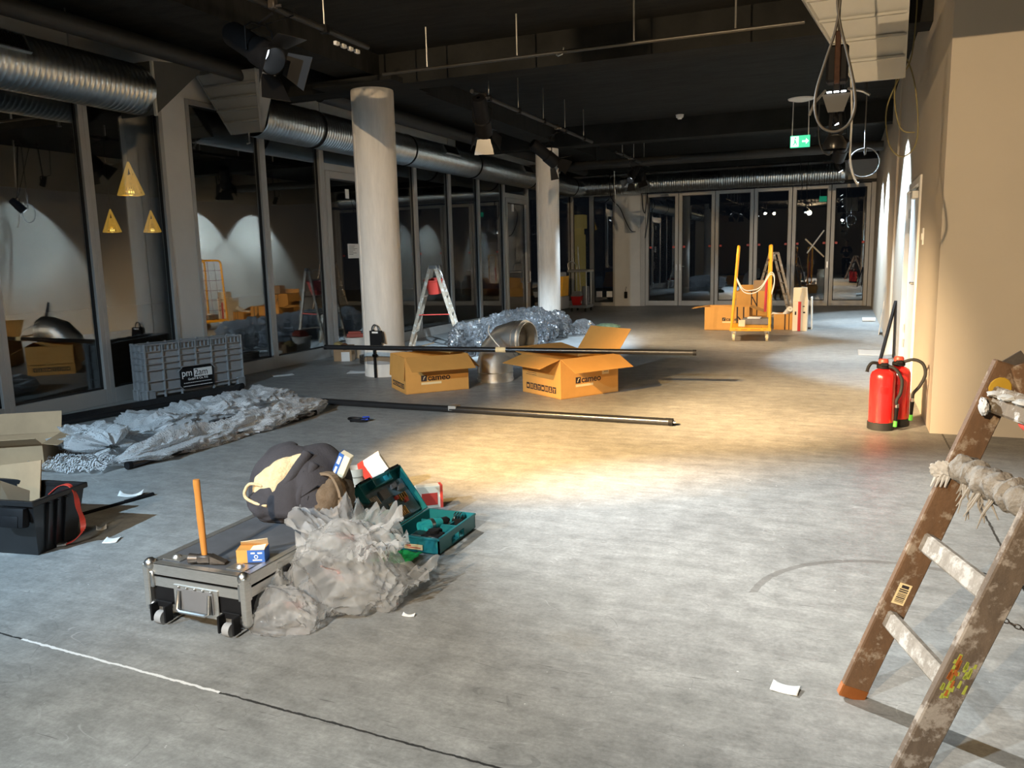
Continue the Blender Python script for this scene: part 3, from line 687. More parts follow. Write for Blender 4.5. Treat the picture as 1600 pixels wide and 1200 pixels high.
def lamp(loc, aim, label, lens, doors=True, size=1.0, hang=3.25, power=True, group=None, xb=None, deep=0.0):
    """stage spot: the lens sits just behind the light at loc and faces aim"""
    L = Vector(loc); d = (Vector(aim) - L).normalized()
    t = thing('spot_lamp', label, 'spot lamp', loc, 0, group)
    q = d.to_track_quat('-Z', 'Y').to_matrix().to_4x4()        # local -z = beam
    s = size
    b = B(); b.lathe([(0.02, 0.34 * s + deep), (0.06 * s, 0.335 * s + deep), (0.075 * s, 0.30 * s + deep), (0.075 * s, 0.20 * s), (0.085 * s, 0.19 * s), (0.085 * s, 0.03 * s), (0.078 * s, 0.03 * s), (0.078 * s, 0.05 * s + deep), (0.0, 0.055 * s + deep)], 28, q)
    b.to('housing', M['blk'], t)
    b = B(); b.lathe([(0.074 * s, 0.030 * s + deep), (0.06 * s, 0.022 * s + deep), (0.03 * s, 0.016 * s + deep), (0.001, 0.014 * s + deep)], 24, q); b.to('lens', lens, t)
    # yoke up to the bar
    top = Vector((0 if xb is None else xb - L.x, 0, hang - L.z))
    body = q @ Vector((0, 0, 0.17 * s))
    b = B()
    side = Vector((0, 0, 1)).cross(d)
    side = side.normalized() if side.length > 0.05 else Vector((1, 0, 0))
    a0 = body + side * 0.095 * s; a1 = body - side * 0.095 * s
    up = Vector((top.x, top.y, top.z - 0.06)); up0 = Vector((body.x, body.y, min(top.z - 0.1, body.z + 0.16 * s)))
    b.tube([a0, a0 + (up0 - body) * 0.8, up0 + side * 0.05 * s, up0 - side * 0.05 * s, a1 + (up0 - body) * 0.8, a1], 0.008, 6)
    b.tube([up0, up], 0.01, 6)
    b.to('yoke', M['blk'], t)
    b = B(); b.box(top, (0.06, 0.05, 0.075), bev=0.008); b.box(top + Vector((0.05, 0, -0.02)), (0.05, 0.02, 0.02), bev=0.004); b.to('clamp', M['iron'], t)
    if doors:
        w = 0.082 * s; l = 0.15 * s
        for ax, ay, spread in ((1, 0, 0.5), (-1, 0, 0.5), (0, 1, 0.75), (0, -1, 0.75)):
            b = B(); c = Vector((ax * w, ay * w, 0.03 * s)); e = Vector((ax * (w + l * math.sin(spread)), ay * (w + l * math.sin(spread)), 0.03 * s - l * math.cos(spread)))
            tt = Vector((-ay, ax, 0))
            b.prism([q @ (c - tt * w * 0.8), q @ (c + tt * w * 0.8), q @ (e + tt * w * 1.25), q @ (e - tt * w * 1.25)], (q.to_3x3() @ Vector((ax, ay, 0))) * 0.002)
            b.to('barn_door', M['blkgloss'], t, 0)
    b = B(); p0 = q @ Vector((0, 0, 0.33 * s + deep))
    b.tube([p0, p0 + Vector((0.02, 0.08, 0.02)), p0 + Vector((0.03, 0.16, 0.05)), Vector((0.0, 0.24, top.z - 0.02))], 0.005, 6); b.to('lead', M['blk'], t)
    return t
lab = {0: 'lit warm spot lamp on the bar behind the photographer', 1: 'amber spot lamp at the end bar behind the photographer', 2: 'large black spot lamp with barn doors left of the first column',
       3: 'cold spot lamp on the left bar behind the photographer', 4: 'black spot lamp with round bright rim hanging between the two columns', 5: 'black spot lamp with open flap in front of the far column',
       6: 'small black spot lamp on the short bar behind the far column', 7: 'small black lamp with silver reflector near the back duct end', 8: 'unseen fill lamp added on the ceiling right behind the photographer',
       9: 'second amber spot lamp at the end bar behind the photographer', 10: 'small wall-washer lamp near the right wall beside the cable loop', 11: 'middle of three small wall-washer lamps along the right wall', 12: 'farthest small wall-washer lamp along the right wall'}
hangs = {0: 3.52, 1: 3.45, 2: 3.25, 3: 3.45, 4: 3.25, 5: 3.25, 6: 3.25, 9: 3.45}
for i, (nm, loc, aim, col, pw, cone, bl, rad) in enumerate(LAMPS):
    lamp(loc, aim, lab[i], M['lens_w'] if i in (0, 1, 9) else M['lens_d'] if i in (2, 4, 5, 6) else M['lens_c'], doors=i in (2, 4, 5, 6), size={2: 1.25, 4: 1.15, 5: 1.1, 0: 1.6, 10: 0.6, 11: 0.6, 12: 0.6}.get(i, 0.9), hang=hangs.get(i, ZC - 0.04),
         xb={1: -3.75, 3: -3.75, 9: -3.75}.get(i), deep={2: 0.20, 4: 0.14, 5: 0.14, 6: 0.14}.get(i, 0.0))
b6 = lamp((-3.9, 16.9, 2.85), (-3.2, 16.9, 0.5), 'unlit black spot lamp at the far end of the short bar', M['blkgloss'], True, 1.0, 3.25)
# big hanging work lamp on cable loop, right
t = thing('hanging_lamp', 'rusty black lamp head hanging inside a big cable loop', 'lamp', (-0.09, 6.2, 2.42))
B().cyl((0, 0, 0.32), (0, 0, 1.28), 0.008, n=8).to('hanger_rod', M['iron'], t)
B().bx(-0.07, 0.07, -0.07, 0.07, 0.10, 0.34, 0.015).bx(-0.02, 0.02, -0.085, -0.07, 0.02, 0.30, 0.004).to('body', M['blk'], t)
B().bx(-0.018, 0.018, -0.105, -0.075, 0.08, 0.42, 0.006).to('rusty_bracket', mat('rusty_metal', (0.06, 0.026, 0.014), 0.8, metal=0.3, var=0.3, scale=20), t)
b = B()
for k in (-1, 0, 1): b.box((k * 0.045, -0.086, 0.030), (0.034, 0.012, 0.010), bev=0.003)
b.to('lit_led_row', M['lens_c'], t)
B().prism([(-0.09, -0.08, 0.02), (0.09, -0.08, 0.02), (0.05, -0.08, -0.1), (-0.05, -0.08, -0.1)], (0, 0.012, 0)).to('reflector', mat('dull_reflector', (0.03, 0.034, 0.04), 0.5), t, 0)
b = B(); b.tube([(0.07, 0, 0.06), (0.17, -0.01, 0.03), (0.21, -0.02, 0.0)], 0.010, 6).tube([(-0.07, 0, 0.06), (-0.14, -0.02, -0.02), (-0.17, -0.03, -0.1)], 0.010, 6); b.to('side_arm', M['steel'], t)
b = B(); b.lathe([(0.075, -0.34), (0.08, -0.30), (0.05, -0.25), (0.02, -0.24)], 20).tube([(0.03, 0, -0.1), (0.035, 0, -0.25)], 0.012, 6).tube([(-0.03, 0, -0.1), (-0.035, 0, -0.25)], 0.012, 6); b.to('lower_lamp', M['blkgloss'], t)
t = thing('cable_loop', 'thick cable hanging down from the ceiling in one big loop', 'cable', (-0.060, 3.90, 1.905))
pts = [(-0.012, 0, 1.64), (-0.014, 0, 1.2), (-0.008, 0, 0.85), (0.006, 0, 0.68), (-0.014, 0, 0.52), (-0.055, 0, 0.38), (-0.098, 0, 0.22), (-0.10, 0, 0.11), (-0.07, 0, 0.035), (-0.02, 0, 0.002), (0.03, 0, 0.004), (0.075, 0, 0.04), (0.10, 0, 0.12), (0.088, 0, 0.24), (0.05, 0, 0.40), (0.012, 0, 0.54), (-0.008, 0, 0.68), (0.008, 0, 0.85), (0.012, 0, 1.2), (0.012, 0, 1.64)]
def smoothpts(p, n=6, closed=False):
    p = [Vector(q) for q in p]; out = []; N = len(p)
    for i in range(N if closed else N - 1):
        a = p[i - 1] if (i > 0 or closed) else p[i]; b = p[i]; c = p[(i + 1) % N]; d = p[(i + 2) % N] if (i + 2 < N or closed) else c
        for k in range(n):
            u = k / n
            out.append(0.5 * ((2 * b) + (c - a) * u + (2 * a - 5 * b + 4 * c - d) * u * u + (3 * b - a - 3 * c + d) * u ** 3))
    if not closed: out.append(p[-1])
    return out
B().tube(smoothpts([(x_ * 0.80, y_, z_ * 0.80 if z_ < 1.0 else z_ * 1.094) for x_, y_, z_ in pts]), 0.0058, 8).to('cable', M['cable'], t, 180)
def cable(name, label, pts, r, m, group=None, cat='cable'):
    o = B().tube(smoothpts(pts), r, 8).to(name, m, None, 180); return tag(o, label, cat, group)
cable('hanging_cable', 'thin black cable hanging down the back wall pier', [(-5.63, 20.6, 3.70), (-5.63, 20.60, 3.1), (-5.62, 20.72, 2.82), (-5.55, 21.3, 2.6), (-5.45, 21.46, 2.3), (-5.3, 21.47, 2.02), (-5.17, 21.47, 1.98)], 0.010, M['blk'])
cable('white_cable_end', 'short white cable end dangling in front of the back wall pier', [(-5.46, 20.4, 3.70), (-5.46, 20.4, 3.45), (-5.46, 20.42, 3.1), (-5.44, 20.42, 2.9), (-5.43, 20.42, 2.62)], 0.014, M['rope'])
cable('hanging_cable', 'black cable loops hanging at the left edge of the folding doors', [(-5.0, 21.3, 3.70), (-5.0, 21.3, 3.4), (-4.98, 21.36, 2.95), (-4.96, 21.38, 2.6), (-4.9, 21.38, 2.45), (-4.86, 21.38, 2.7), (-4.84, 21.38, 3.0), (-4.82, 21.38, 2.4), (-4.9, 21.40, 1.8)], 0.010, M['blk'])
cable('white_cable_end', 'thick white cable end hanging beside the small reflector lamp', [(-0.03, 10.6, 3.7), (0.02, 10.6, 3.0), (0.02, 10.6, 2.5), (0.05, 10.6, 2.3), (0.10, 10.6, 2.17), (0.13, 10.6, 2.16)], 0.012, M['rope'])
cable('cable_ring', 'round grey cable ring hanging near the back duct end', smoothpts([(0.18 + 0.17 * math.cos(a), 10.9, 2.42 + 0.17 * math.sin(a)) for a in [k * PI / 6 + PI / 2 for k in range(13)]], 3) + [Vector((0.18, 10.9, 3.7))], 0.007, M['cable'])
cable('yellow_cable', 'yellow cable loops hanging from the hood beside the right wall', [(0.5, 8.2, 3.7), (0.5, 8.2, 3.3), (0.47, 8.2, 3.0), (0.38, 8.2, 2.85), (0.30, 8.2, 2.6), (0.34, 8.2, 2.3), (0.46, 8.2, 2.2), (0.56, 8.2, 2.35), (0.52, 8.2, 2.8), (0.42, 8.2, 3.05), (0.36, 8.2, 2.75), (0.42, 8.2, 2.45), (0.54, 8.2, 2.4)], 0.006, M['ycable'])
cable('hanging_cable', 'thin grey cable curving below the ceiling beside the exit sign', [(-0.42, 13.2, 3.7), (-0.42, 13.2, 3.1), (-0.36, 13.2, 2.85), (-0.26, 13.2, 2.78), (-0.2, 13.2, 2.9)], 0.009, M['cable'])
for k, (x0, dxx) in enumerate(((-1.02, 0.03), (-0.82, -0.02))):
    cable('hanging_cable', ('thin black cable dangling over the fifth folding door', 'second thin black cable dangling over the fifth folding door')[k], [(x0, 20.2, 3.7), (x0 + dxx, 20.25, 3.1), (x0 + 2 * dxx, 20.3, 2.9), (x0 + dxx, 20.3, 2.5)], 0.007, M['blk'])
cable('hanging_cable', 'thin black wires sagging under the ceiling top left', [(-5.75, 5.75, 3.70), (-5.67, 5.82, 3.60), (-5.5, 6.0, 3.56), (-5.35, 6.05, 3.66), (-5.3, 6.1, 3.58), (-5.15, 6.1, 3.68)], 0.005, M['cable'])

# ---- exit sign and smoke detector
t = thing('exit_sign', 'green lit running-man exit sign hanging on two rods', 'exit sign', (-0.70, 13.7, 3.06))
B().bx(-0.145, 0.145, -0.015, 0.015, -0.09, 0.09, 0.004).to('panel', M['exit'], t, 0)
b = B(); b.bx(-0.135, -0.02, -0.018, -0.0155, -0.078, 0.078); fld = b.to('white_field', M['exitw'], t, 0)
b = B()    # running figure and arrow
b.prism([(-0.085, -0.0205, 0.03), (-0.07, -0.0205, 0.035), (-0.055, -0.0205, -0.01), (-0.04, -0.0205, -0.05), (-0.05, -0.0205, -0.055), (-0.068, -0.0205, -0.02), (-0.088, -0.0205, -0.05), (-0.11, -0.0205, -0.055), (-0.108, -0.0205, -0.045), (-0.09, -0.0205, -0.03), (-0.083, -0.0205, 0.0)], (0, 0.002, 0)).cyl((-0.07, -0.0205, 0.052), (-0.07, -0.0185, 0.052), 0.013, n=14)
b.to('running_figure', M['exit'], t, 0)
b = B(); b.bx(0.03, 0.09, -0.018, -0.0155, -0.014, 0.014).prism([(0.085, -0.018, 0.045), (0.13, -0.018, 0.0), (0.085, -0.018, -0.045)], (0, 0.002, 0)); b.to('arrow', M['exitw'], t, 0)
for x in (-0.12, 0.12): B().cyl((x, 0, 0.09), (x * 0.95, 0, 0.60), 0.007, n=8).to('rod', M['white'], t)
B().lathe([(0.001, 0.59), (0.10, 0.60), (0.19, 0.625), (0.20, 0.64), (0.001, 0.64)], 28).to('ceiling_plate', M['white'], t)
t = thing('smoke_detector', 'small white smoke detector on the black ceiling', 'smoke detector', (-2.66, 14.2, ZC - 0.0))
B().lathe([(0.001, -0.07), (0.035, -0.07), (0.04, -0.05), (0.06, -0.045), (0.065, -0.015), (0.07, -0.0)], 24).to('body', M['white'], t)
# ================================================================ things on the floor
Vx = Vector
# ---- flight case
t = thing('flight_case', 'low black flight case with aluminium edges under the hammer and bag', 'flight case', (-2.28, 2.735, 0))
wx, wy, z0, zl, z1 = 0.24, 0.465, 0.045, 0.185, 0.237
B().bx(-wx + .006, wx - .006, -wy + .006, wy - .006, z0 + .004, zl - 0.006, 0.004).to('body', M['blk'], t, 0)
lam = mat('grey_laminate', (0.085, 0.09, 0.10), 0.42, var=0.15, scale=14)
B().bx(-wx + .006, wx - .006, -wy + .006, wy - .006, zl + .004, z1 - 0.002, 0.004).to('lid', lam, t, 0)
b = B()
def rim(b, z_a, z_b, w=0.026):
    b.bx(-wx, wx, -wy, -wy + 0.004, z_a, z_b).bx(-wx, wx, wy - 0.004, wy, z_a, z_b).bx(-wx, -wx + 0.004, -wy, wy, z_a, z_b).bx(wx - 0.004, wx, -wy, wy, z_a, z_b)
rim(b, z0, z0 + 0.03); rim(b, zl - 0.042, zl - 0.004); rim(b, zl + 0.006, z1)
for sx in (-1, 1):
    b.bx(sx * wx - (0.03 if sx > 0 else 0), sx * wx + (0 if sx > 0 else 0.03), -wy, wy, z1 - 0.003, z1 + 0.001)
    for sy in (-1, 1): b.bx(sx * wx - 0.015, sx * wx + 0.015, sy * wy - 0.015, sy * wy + 0.015, z0, z1 - 0.002, 0.004)
for sy in (-1, 1): b.bx(-wx, wx, sy * wy - (0.03 if sy > 0 else 0), sy * wy + (0 if sy > 0 else 0.03), z1 - 0.003, z1 + 0.001)
b.to('edge_profile', M['alu'], t, 0)
for sx in (-1, 1):
    for sy in (-1, 1):
        for zz in (z0 + 0.012, z1 - 0.008): B().sph((sx * (wx - 0.008), sy * (wy - 0.008), zz), 0.026, 14).to('ball_corner', M['steel'], t)
        b = B(); b.bx(sx * (wx - 0.012) - 0.02, sx * (wx - 0.012) + 0.02, sy * (wy - 0.012) - 0.02, sy * (wy - 0.012) + 0.02, zl - 0.05, zl + 0.02, 0.005)
        for zz in (zl - 0.04, zl - 0.025, zl - 0.01): b.sph((sx * (wx - 0.01), sy * (wy + 0.006), zz), 0.004, 8).sph((sx * (wx + 0.006), sy * (wy - 0.01), zz), 0.004, 8)
        b.to('corner_brace', M['steel'], t)
for sx in (-0.168, 0.168):
    for sy in (-1, 1):
        b = B(); b.bx(sx - 0.042, sx + 0.042, sy * wy - 0.006, sy * wy + 0.006, 0.06, 0.085, 0.002).bx(sx - 0.04, sx - 0.03, sy * (wy + 0.02) - 0.02, sy * (wy + 0.02) + 0.02, 0.012, 0.08, 0.002).bx(sx + 0.03, sx + 0.04, sy * (wy + 0.02) - 0.02, sy * (wy + 0.02) + 0.02, 0.012, 0.08, 0.002)
        c = b.to('caster', M['blk'], t, 0)
        B().cyl((sx - 0.016, sy * (wy + 0.02), 0.026), (sx + 0.016, sy * (wy + 0.02), 0.026), 0.026, n=24).to('wheel', M['greyrub'], c)
def catch(nm, x, y, ax, w=0.11, z=0.11):
    b = B()
    if ax == 'x': b.bx(x - w, x + w, y - 0.003, y + 0.003, z - 0.052, z + 0.055, 0.002)
    else: b.bx(x - 0.003, x + 0.003, y - w, y + w, z - 0.052, z + 0.055, 0.002)
    p = b.to(nm, M['alu'], t, 0); return p
hp = catch('handle_plate', 0.0, -wy - 0.002, 'x')
b = B(); b.bx(-0.088, 0.088, -wy - 0.009, -wy - 0.004, 0.065, 0.152); b.to('recess', M['greyd'], hp, 0)
b = B(); b.tube([(-0.075, -wy - 0.012, 0.145), (-0.078, -wy - 0.024, 0.075), (-0.06, -wy - 0.028, 0.068), (0.06, -wy - 0.028, 0.068), (0.078, -wy - 0.024, 0.075), (0.075, -wy - 0.012, 0.145)], 0.008, 8)
for k in range(5): b.sph((-0.08 + k * 0.04, -wy - 0.009, 0.158), 0.005, 8)
b.to('pull_handle', M['steel'], hp)
lp = catch('butterfly_latch', wx + 0.002, -0.22, 'y', 0.055, 0.165)
B().box((wx + 0.010, -0.22, 0.165), (0.014, 0.05, 0.06), bev=0.004).to('latch_wing', M['blk'], lp, 0)
for sx, sy in ((-0.16, -0.39), (0.16, -0.39)):
    B().bx(sx - 0.045, sx + 0.045, sy - 0.03, sy + 0.03, z1, z1 + 0.003).lathe([(0.001, 0.012), (0.012, 0.01), (0.018, 0.0)], 14, Matrix.Translation((sx, sy, z1 + 0.003))).to('stacking_plate', M['alu'], t)
# ---- hammer standing on its head
t = thing('hammer', 'wooden-handled hammer standing upright on the flight case', 'hammer', (-2.28, 2.33, 0.238))
a = R(18)
b = B(); d = Vx((math.cos(a), math.sin(a), 0)); u = Vx((0, 0, 1))
b.beam(d * -0.030, d * 0.028, 0.034, 0.034, bev=0.006)
b.cyl(d * -0.062 + u * 0, d * -0.026, 0.021, 0.017, 16)
n_ = d.cross(u)
b.hexa([d * 0.026 - n_ * .017 - u * .017, d * 0.026 + n_ * .017 - u * .017, d * 0.026 + n_ * .017 + u * .016, d * 0.026 - n_ * .017 + u * .016], [d * 0.085 - n_ * .015 - u * .017, d * 0.085 + n_ * .015 - u * .017, d * 0.085 + n_ * .015 - u * .012, d * 0.085 - n_ * .015 - u * .012])
b.to('head', M['iron'], t, loc=(0, 0, 0.021))
b = B(); pr = [(0.012, 0.0), (0.013, 0.03), (0.0145, 0.10), (0.0155, 0.15), (0.0145, 0.20), (0.0135, 0.24), (0.0150, 0.29), (0.0135, 0.305)]
b.lathe(pr, 16, Matrix.Translation((0, 0, 0.035)) @ Matrix.Rotation(R(-1.8), 4, 'Y') @ Matrix.Diagonal((1, 0.8, 1, 1)), True)
b.to('handle', M['handle'], t)
# ---- small screw box
t = thing('screw_box', 'small open brown and blue screw carton on the flight case', 'box', (-2.125, 2.425, 0.238), 24)
b = B(); b.bx(-0.055, 0.055, -0.032, 0.032, 0, 0.052); b.to('carton', M['card'], t, 0)
b = B(); b.bx(-0.012, 0.0565, -0.0335, -0.030, 0.001, 0.051).bx(0.0535, 0.0565, -0.0335, 0.033, 0.001, 0.051); fb = b.to('blue_face', M['bluebox'], t, 0)
b = B(); b.prism([(-0.055, 0.03, 0.052), (0.055, 0.03, 0.052), (0.06, 0.005, 0.085), (-0.045, 0.0, 0.075)], (0, 0.0012, 0.0012)).prism([(0.0, -0.032, 0.052), (0.055, -0.032, 0.052), (0.06, -0.02, 0.07), (0.01, -0.02, 0.064)], (0, 0.001, 0.001)); b.to('flap', M['cardpale'], t, 0)
b = B(); b.lathe([(0.005, 0), (0.008, 0), (0.008, 0.0006), (0.005, 0.0006)], 16, frame((0.022, -0.0337, 0.024), (1, 0, 0), (0, 0, 1))).bx(0.002, 0.018, -0.0342, -0.0336, 0.036, 0.042).bx(0.028, 0.046, -0.0342, -0.0336, 0.036, 0.042).bx(0.008, 0.044, -0.0342, -0.0336, 0.008, 0.013); b.to('print', M['paper'], fb, 0)

# ---- rucksack with jacket
bag = thing('rucksack', 'brown rucksack standing half on the flight case under a jacket', 'bag', (-2.27, 3.0, 0.24))
def sag(b, c, rad, seed, amp, freq, sub=5): return b.blob(c, rad, seed, sub, amp, freq, floor=0.0, crease=False)
b = B(); sag(b, (-0.02, 0.0, 0.13), (0.19, 0.16, 0.155), 3, 0.20, 1.8); b.to('sack', M['bag'], bag, 180)
b = B(); sag(b, (0.15, -0.03, 0.10), (0.09, 0.12, 0.11), 6, 0.25, 2.2, 4); b.to('side_pocket', M['bag'], bag, 180)
b = B(); b.blob((-0.185, -0.05, 0.07), (0.06, 0.09, 0.10), 8, 4, 0.2, 2, floor=0.0, crease=False); b.to('end_pocket', mat('tan_rucksack_cloth', (0.20, 0.125, 0.06), 0.8, var=0.2, scale=12), bag, 180)
b = B()
def strap(b, pts, w, th=0.006):
    P = smoothpts(pts, 6)
    for p, q in zip(P, P[1:]): b.beam(p, q + (q - p) * 0.15, w, th)
    return b
strap(b, [(0.13, -0.08, 0.22), (0.21, -0.10, 0.22), (0.245, -0.10, 0.13), (0.22, -0.10, 0.05), (0.12, -0.11, 0.02)], 0.03, 0.012)
b.to('shoulder_strap', mat('padded_brown_strap', (0.17, 0.12, 0.075), 0.8), bag)
b = B(); strap(b, [(0.08, -0.13, 0.24), (0.11, -0.15, 0.16), (0.105, -0.155, 0.10)], 0.013, 0.003); strap(b, [(0.02, -0.15, 0.10), (0.08, -0.16, 0.13), (0.15, -0.14, 0.18)], 0.013, 0.003); b.to('webbing', M['blk'], bag)
# jacket: draped shell
jk = thing('jacket', 'dark navy fleece jacket with beige lining thrown over the rucksack', 'jacket', (-2.27, 3.0, 0.24))
def drape(u, v):
    th = R(-200 + 250 * u)            # around
    ph = v * 1.0
    r_ = 0.02 + 0.215 * math.sin(min(ph, 1) * PI / 2)
    x = r_ * math.cos(th); y = r_ * 0.82 * math.sin(th)
    hem = 0.13 - 0.09 * math.sin(R(25) - th) * (1 if True else 0)
    z = 0.30 * math.cos(min(ph, 1) * PI / 2) ** 0.75 + hem * ph * 0.45
    n = noise.noise(Vector((math.cos(th) * 2.2, math.sin(th) * 2.2, ph * 1.2 + 4.0)))
    f = 0.020 * ph * math.sin(th * 7 + 3 * n) + 0.022 * n
    k = 1 + f * 3
    return (x * k - 0.035, y * k, z + 0.02 * noise.noise(Vector((x * 9, y * 9, 2.0))) + 0.012)
b = B(); b.grid(90, 40, drape); sh = b.to('shell', M['jacket'], jk, 180)
so = sh.modifiers.new('thickness', 'SOLIDIFY'); so.thickness = 0.008; so.offset = 1
b = B(); b.blob((-0.10, -0.145, 0.075), (0.125, 0.075, 0.09), 12, 5, 0.25, 1.5, floor=0.0, crease=False); b.to('sleeve', M['jacket'], jk, 180)
b = B(); b.tube(smoothpts([(0.00, -0.15, 0.02), (-0.02, -0.175, 0.10), (0.0, -0.16, 0.18), (0.04, -0.12, 0.25), (0.05, -0.06, 0.30)], 6), [0.026] * 25, 14); b.to('front_edge', M['jacket'], jk, 180)
b = B(); b.tube(smoothpts([(0.055, -0.135, 0.03), (0.06, -0.15, 0.12), (0.085, -0.125, 0.2), (0.10, -0.08, 0.26)], 6), [0.024] * 19, 14); b.to('second_front_edge', M['jacket'], jk, 180)
def lin(u, v):
    # fleece lining showing between the open fronts: a patch lying on the draped shell
    g = u * 250 + 0; th = (-128 + 78 * u); ph = 0.86 - 0.60 * u + (v - 0.5) * (0.10 + 0.42 * math.sin(PI * min(1, 0.15 + u * 0.9)))
    ph = max(0.05, ph)
    p = Vx(drape((th + 200) / 250, ph)); c = Vx((-0.035, 0, 0.10)); n_ = (p - c).normalized()
    return p + n_ * (0.020 + 0.010 * noise.noise(p * 22) - 0.022 * abs(2 * v - 1) ** 3)
b = B(); b.grid(30, 10, lin); l_ = b.to('lining', M['lining'], jk, 180); so = l_.modifiers.new('thickness', 'SOLIDIFY'); so.thickness = 0.012
b = B(); b.tube(smoothpts([(-0.12, -0.175, 0.165), (-0.175, -0.19, 0.175), (-0.20, -0.20, 0.145), (-0.19, -0.21, 0.115), (-0.13, -0.215, 0.095), (-0.07, -0.215, 0.09)], 6), 0.0075, 8); b.to('collar_edge', M['lining'], jk, 180)
t = thing('long_box', 'long thin blue and white carton sticking out of the rucksack', 'box', (-2.125, 3.0, 0.39), (R(8), R(28), R(10)))
b = B(); b.bx(-0.028, 0.028, -0.02, 0.02, -0.03, 0.17, 0.002); b.to('carton', mat('cream_carton', (0.78, 0.70, 0.52), 0.7), t, 0)
b = B(); b.bx(-0.0295, -0.004, -0.0215, -0.0195, -0.03, 0.171).bx(-0.0295, -0.0275, -0.0215, 0.0215, -0.03, 0.171); fb = b.to('blue_face', M['bluebox'], t, 0)
b = B(); b.bx(-0.022, -0.012, -0.0222, -0.0215, 0.02, 0.10).bx(-0.024, -0.010, -0.0222, -0.0215, 0.115, 0.155); b.to('print', M['paper'], fb, 0)

# ---- clear film heap in front of the case
def sheet(b, o, ux, uy, nx, ny, amp, seed, z0=0.003, droop=0.0):
    o = Vx(o); ux = Vx(ux); uy = Vx(uy); off = Vx((seed * 3.1, seed * 1.7, seed * 5.3)); nrm = ux.cross(uy).normalized()
    def f(u, v):
        p = o + ux * u + uy * v
        q = Vx((u * 3.2, v * 3.2, 0)) + off
        h = (abs(noise.noise(q)) * 1.2 + abs(noise.noise(q * 2.2)) * 0.7 + abs(noise.noise(q * 4.7)) * 0.35) * amp
        p = p + nrm * h + ux * 0.18 * (noise.noise(q * 1.3 + Vx((9, 0, 0)))) * (1 if 0.02 < u < 0.98 else 0.6)
        p.z -= droop * (2 * u - 1) ** 2
        if p.z < z0: p.z = z0 + 0.004 * abs(noise.noise(q * 6))
        return p
    return b.grid(nx, ny, f)
t = thing('plastic_film', 'big crumpled heap of clear plastic film in front of the flight case', 'plastic film', (-1.86, 2.66, 0))
b = B(); b.crumple((-0.03, 0.04, 0.12), (0.20, 0.19, 0.20), 21, 6, 0.34, 1.7)
for v in b.bm.verts:        # slump towards the right
    f_ = max(0, v.co.x) * 0.9; v.co.x += 0.25 * f_; v.co.z *= 1 - 0.9 * f_
    if v.co.z < 0.002: v.co.z = 0.002
b.to('crumpled_mass', M['film'], t, 50)
def ruffle(u, v, a0, a1, r0, r1, z0, z1, sd):
    a = R(a0 + (a1 - a0) * u); r = r0 + (r1 - r0) * v
    q = Vx((math.cos(a) * 2, math.sin(a) * 2, v * 0.7 + sd))
    n = abs(noise.noise(q * 2.2)) * 1.1 + abs(noise.noise(q * 4.6)) * 0.5
    z = z0 + (z1 - z0) * v + v * (n - 0.35) * 0.13
    return (-0.02 + r * math.cos(a) * (1 + 0.15 * noise.noise(q)), 0.05 + r * 0.8 * math.sin(a), max(z, 0.004))
for a0, a1, r0, r1, z0, z1, sd in ((20, 215, 0.02, 0.26, 0.25, 0.34, 1.0), (150, 330, 0.03, 0.22, 0.27, 0.24, 4.0), (-50, 70, 0.03, 0.27, 0.24, 0.25, 7.0)):
    B().grid(70, 18, lambda u, v: ruffle(u, v, a0, a1, r0, r1, z0, z1, sd)).to('ruffled_edge', M['film2'], t, 60)
b = B(); b.crumple((-0.13, -0.27, 0.035), (0.15, 0.085, 0.10), 33, 5, 0.40, 1.6); b.to('trailing_sheet', M['film2'], t, 50)
b = B(); b.crumple((-0.20, -0.17, 0.05), (0.07, 0.11, 0.13), 36, 5, 0.40, 1.6); b.to('trailing_sheet', M['film2'], t, 50)
b = B(); sheet(b, (-0.02, -0.24, 0.0), (0.32, 0.30, 0.02), (0.0, 0.2, 0.08), 30, 24, 0.09, 35); b.to('trailing_sheet', M['film'], t, 30)
fr_ = film('faint_red_print', (0.95, 0.55, 0.50), 0.22, 0.2, 20, 0.2)
for k, (o_, u_, v_) in enumerate((((-0.04, 0.02, 0.255), (0.08, 0.02, 0.0), (0.01, -0.03, 0.05)), ((0.0, -0.12, 0.16), (0.07, 0.02, -0.02), (0.0, -0.03, 0.06)), ((-0.14, -0.21, 0.05), (0.08, 0.01, 0.0), (0.0, -0.02, 0.04)))):
    sheet(B_ := B(), o_, u_, v_, 10, 10, 0.012, 41 + k); B_.to('red_print', fr_, t, 60)
# ---- green sheet
b = B(); sheet(b, (-2.0, 3.06, 0.006), (0.19, 0.02, 0.0), (0.01, 0.13, 0.012), 16, 12, 0.015, 51)
o = b.to('green_sheet', M['green'], None, 60); tag(o, 'bright green sheet lying beside the clear plastic heap', 'sheet')
s_ = o.modifiers.new('thickness', 'SOLIDIFY'); s_.thickness = 0.002

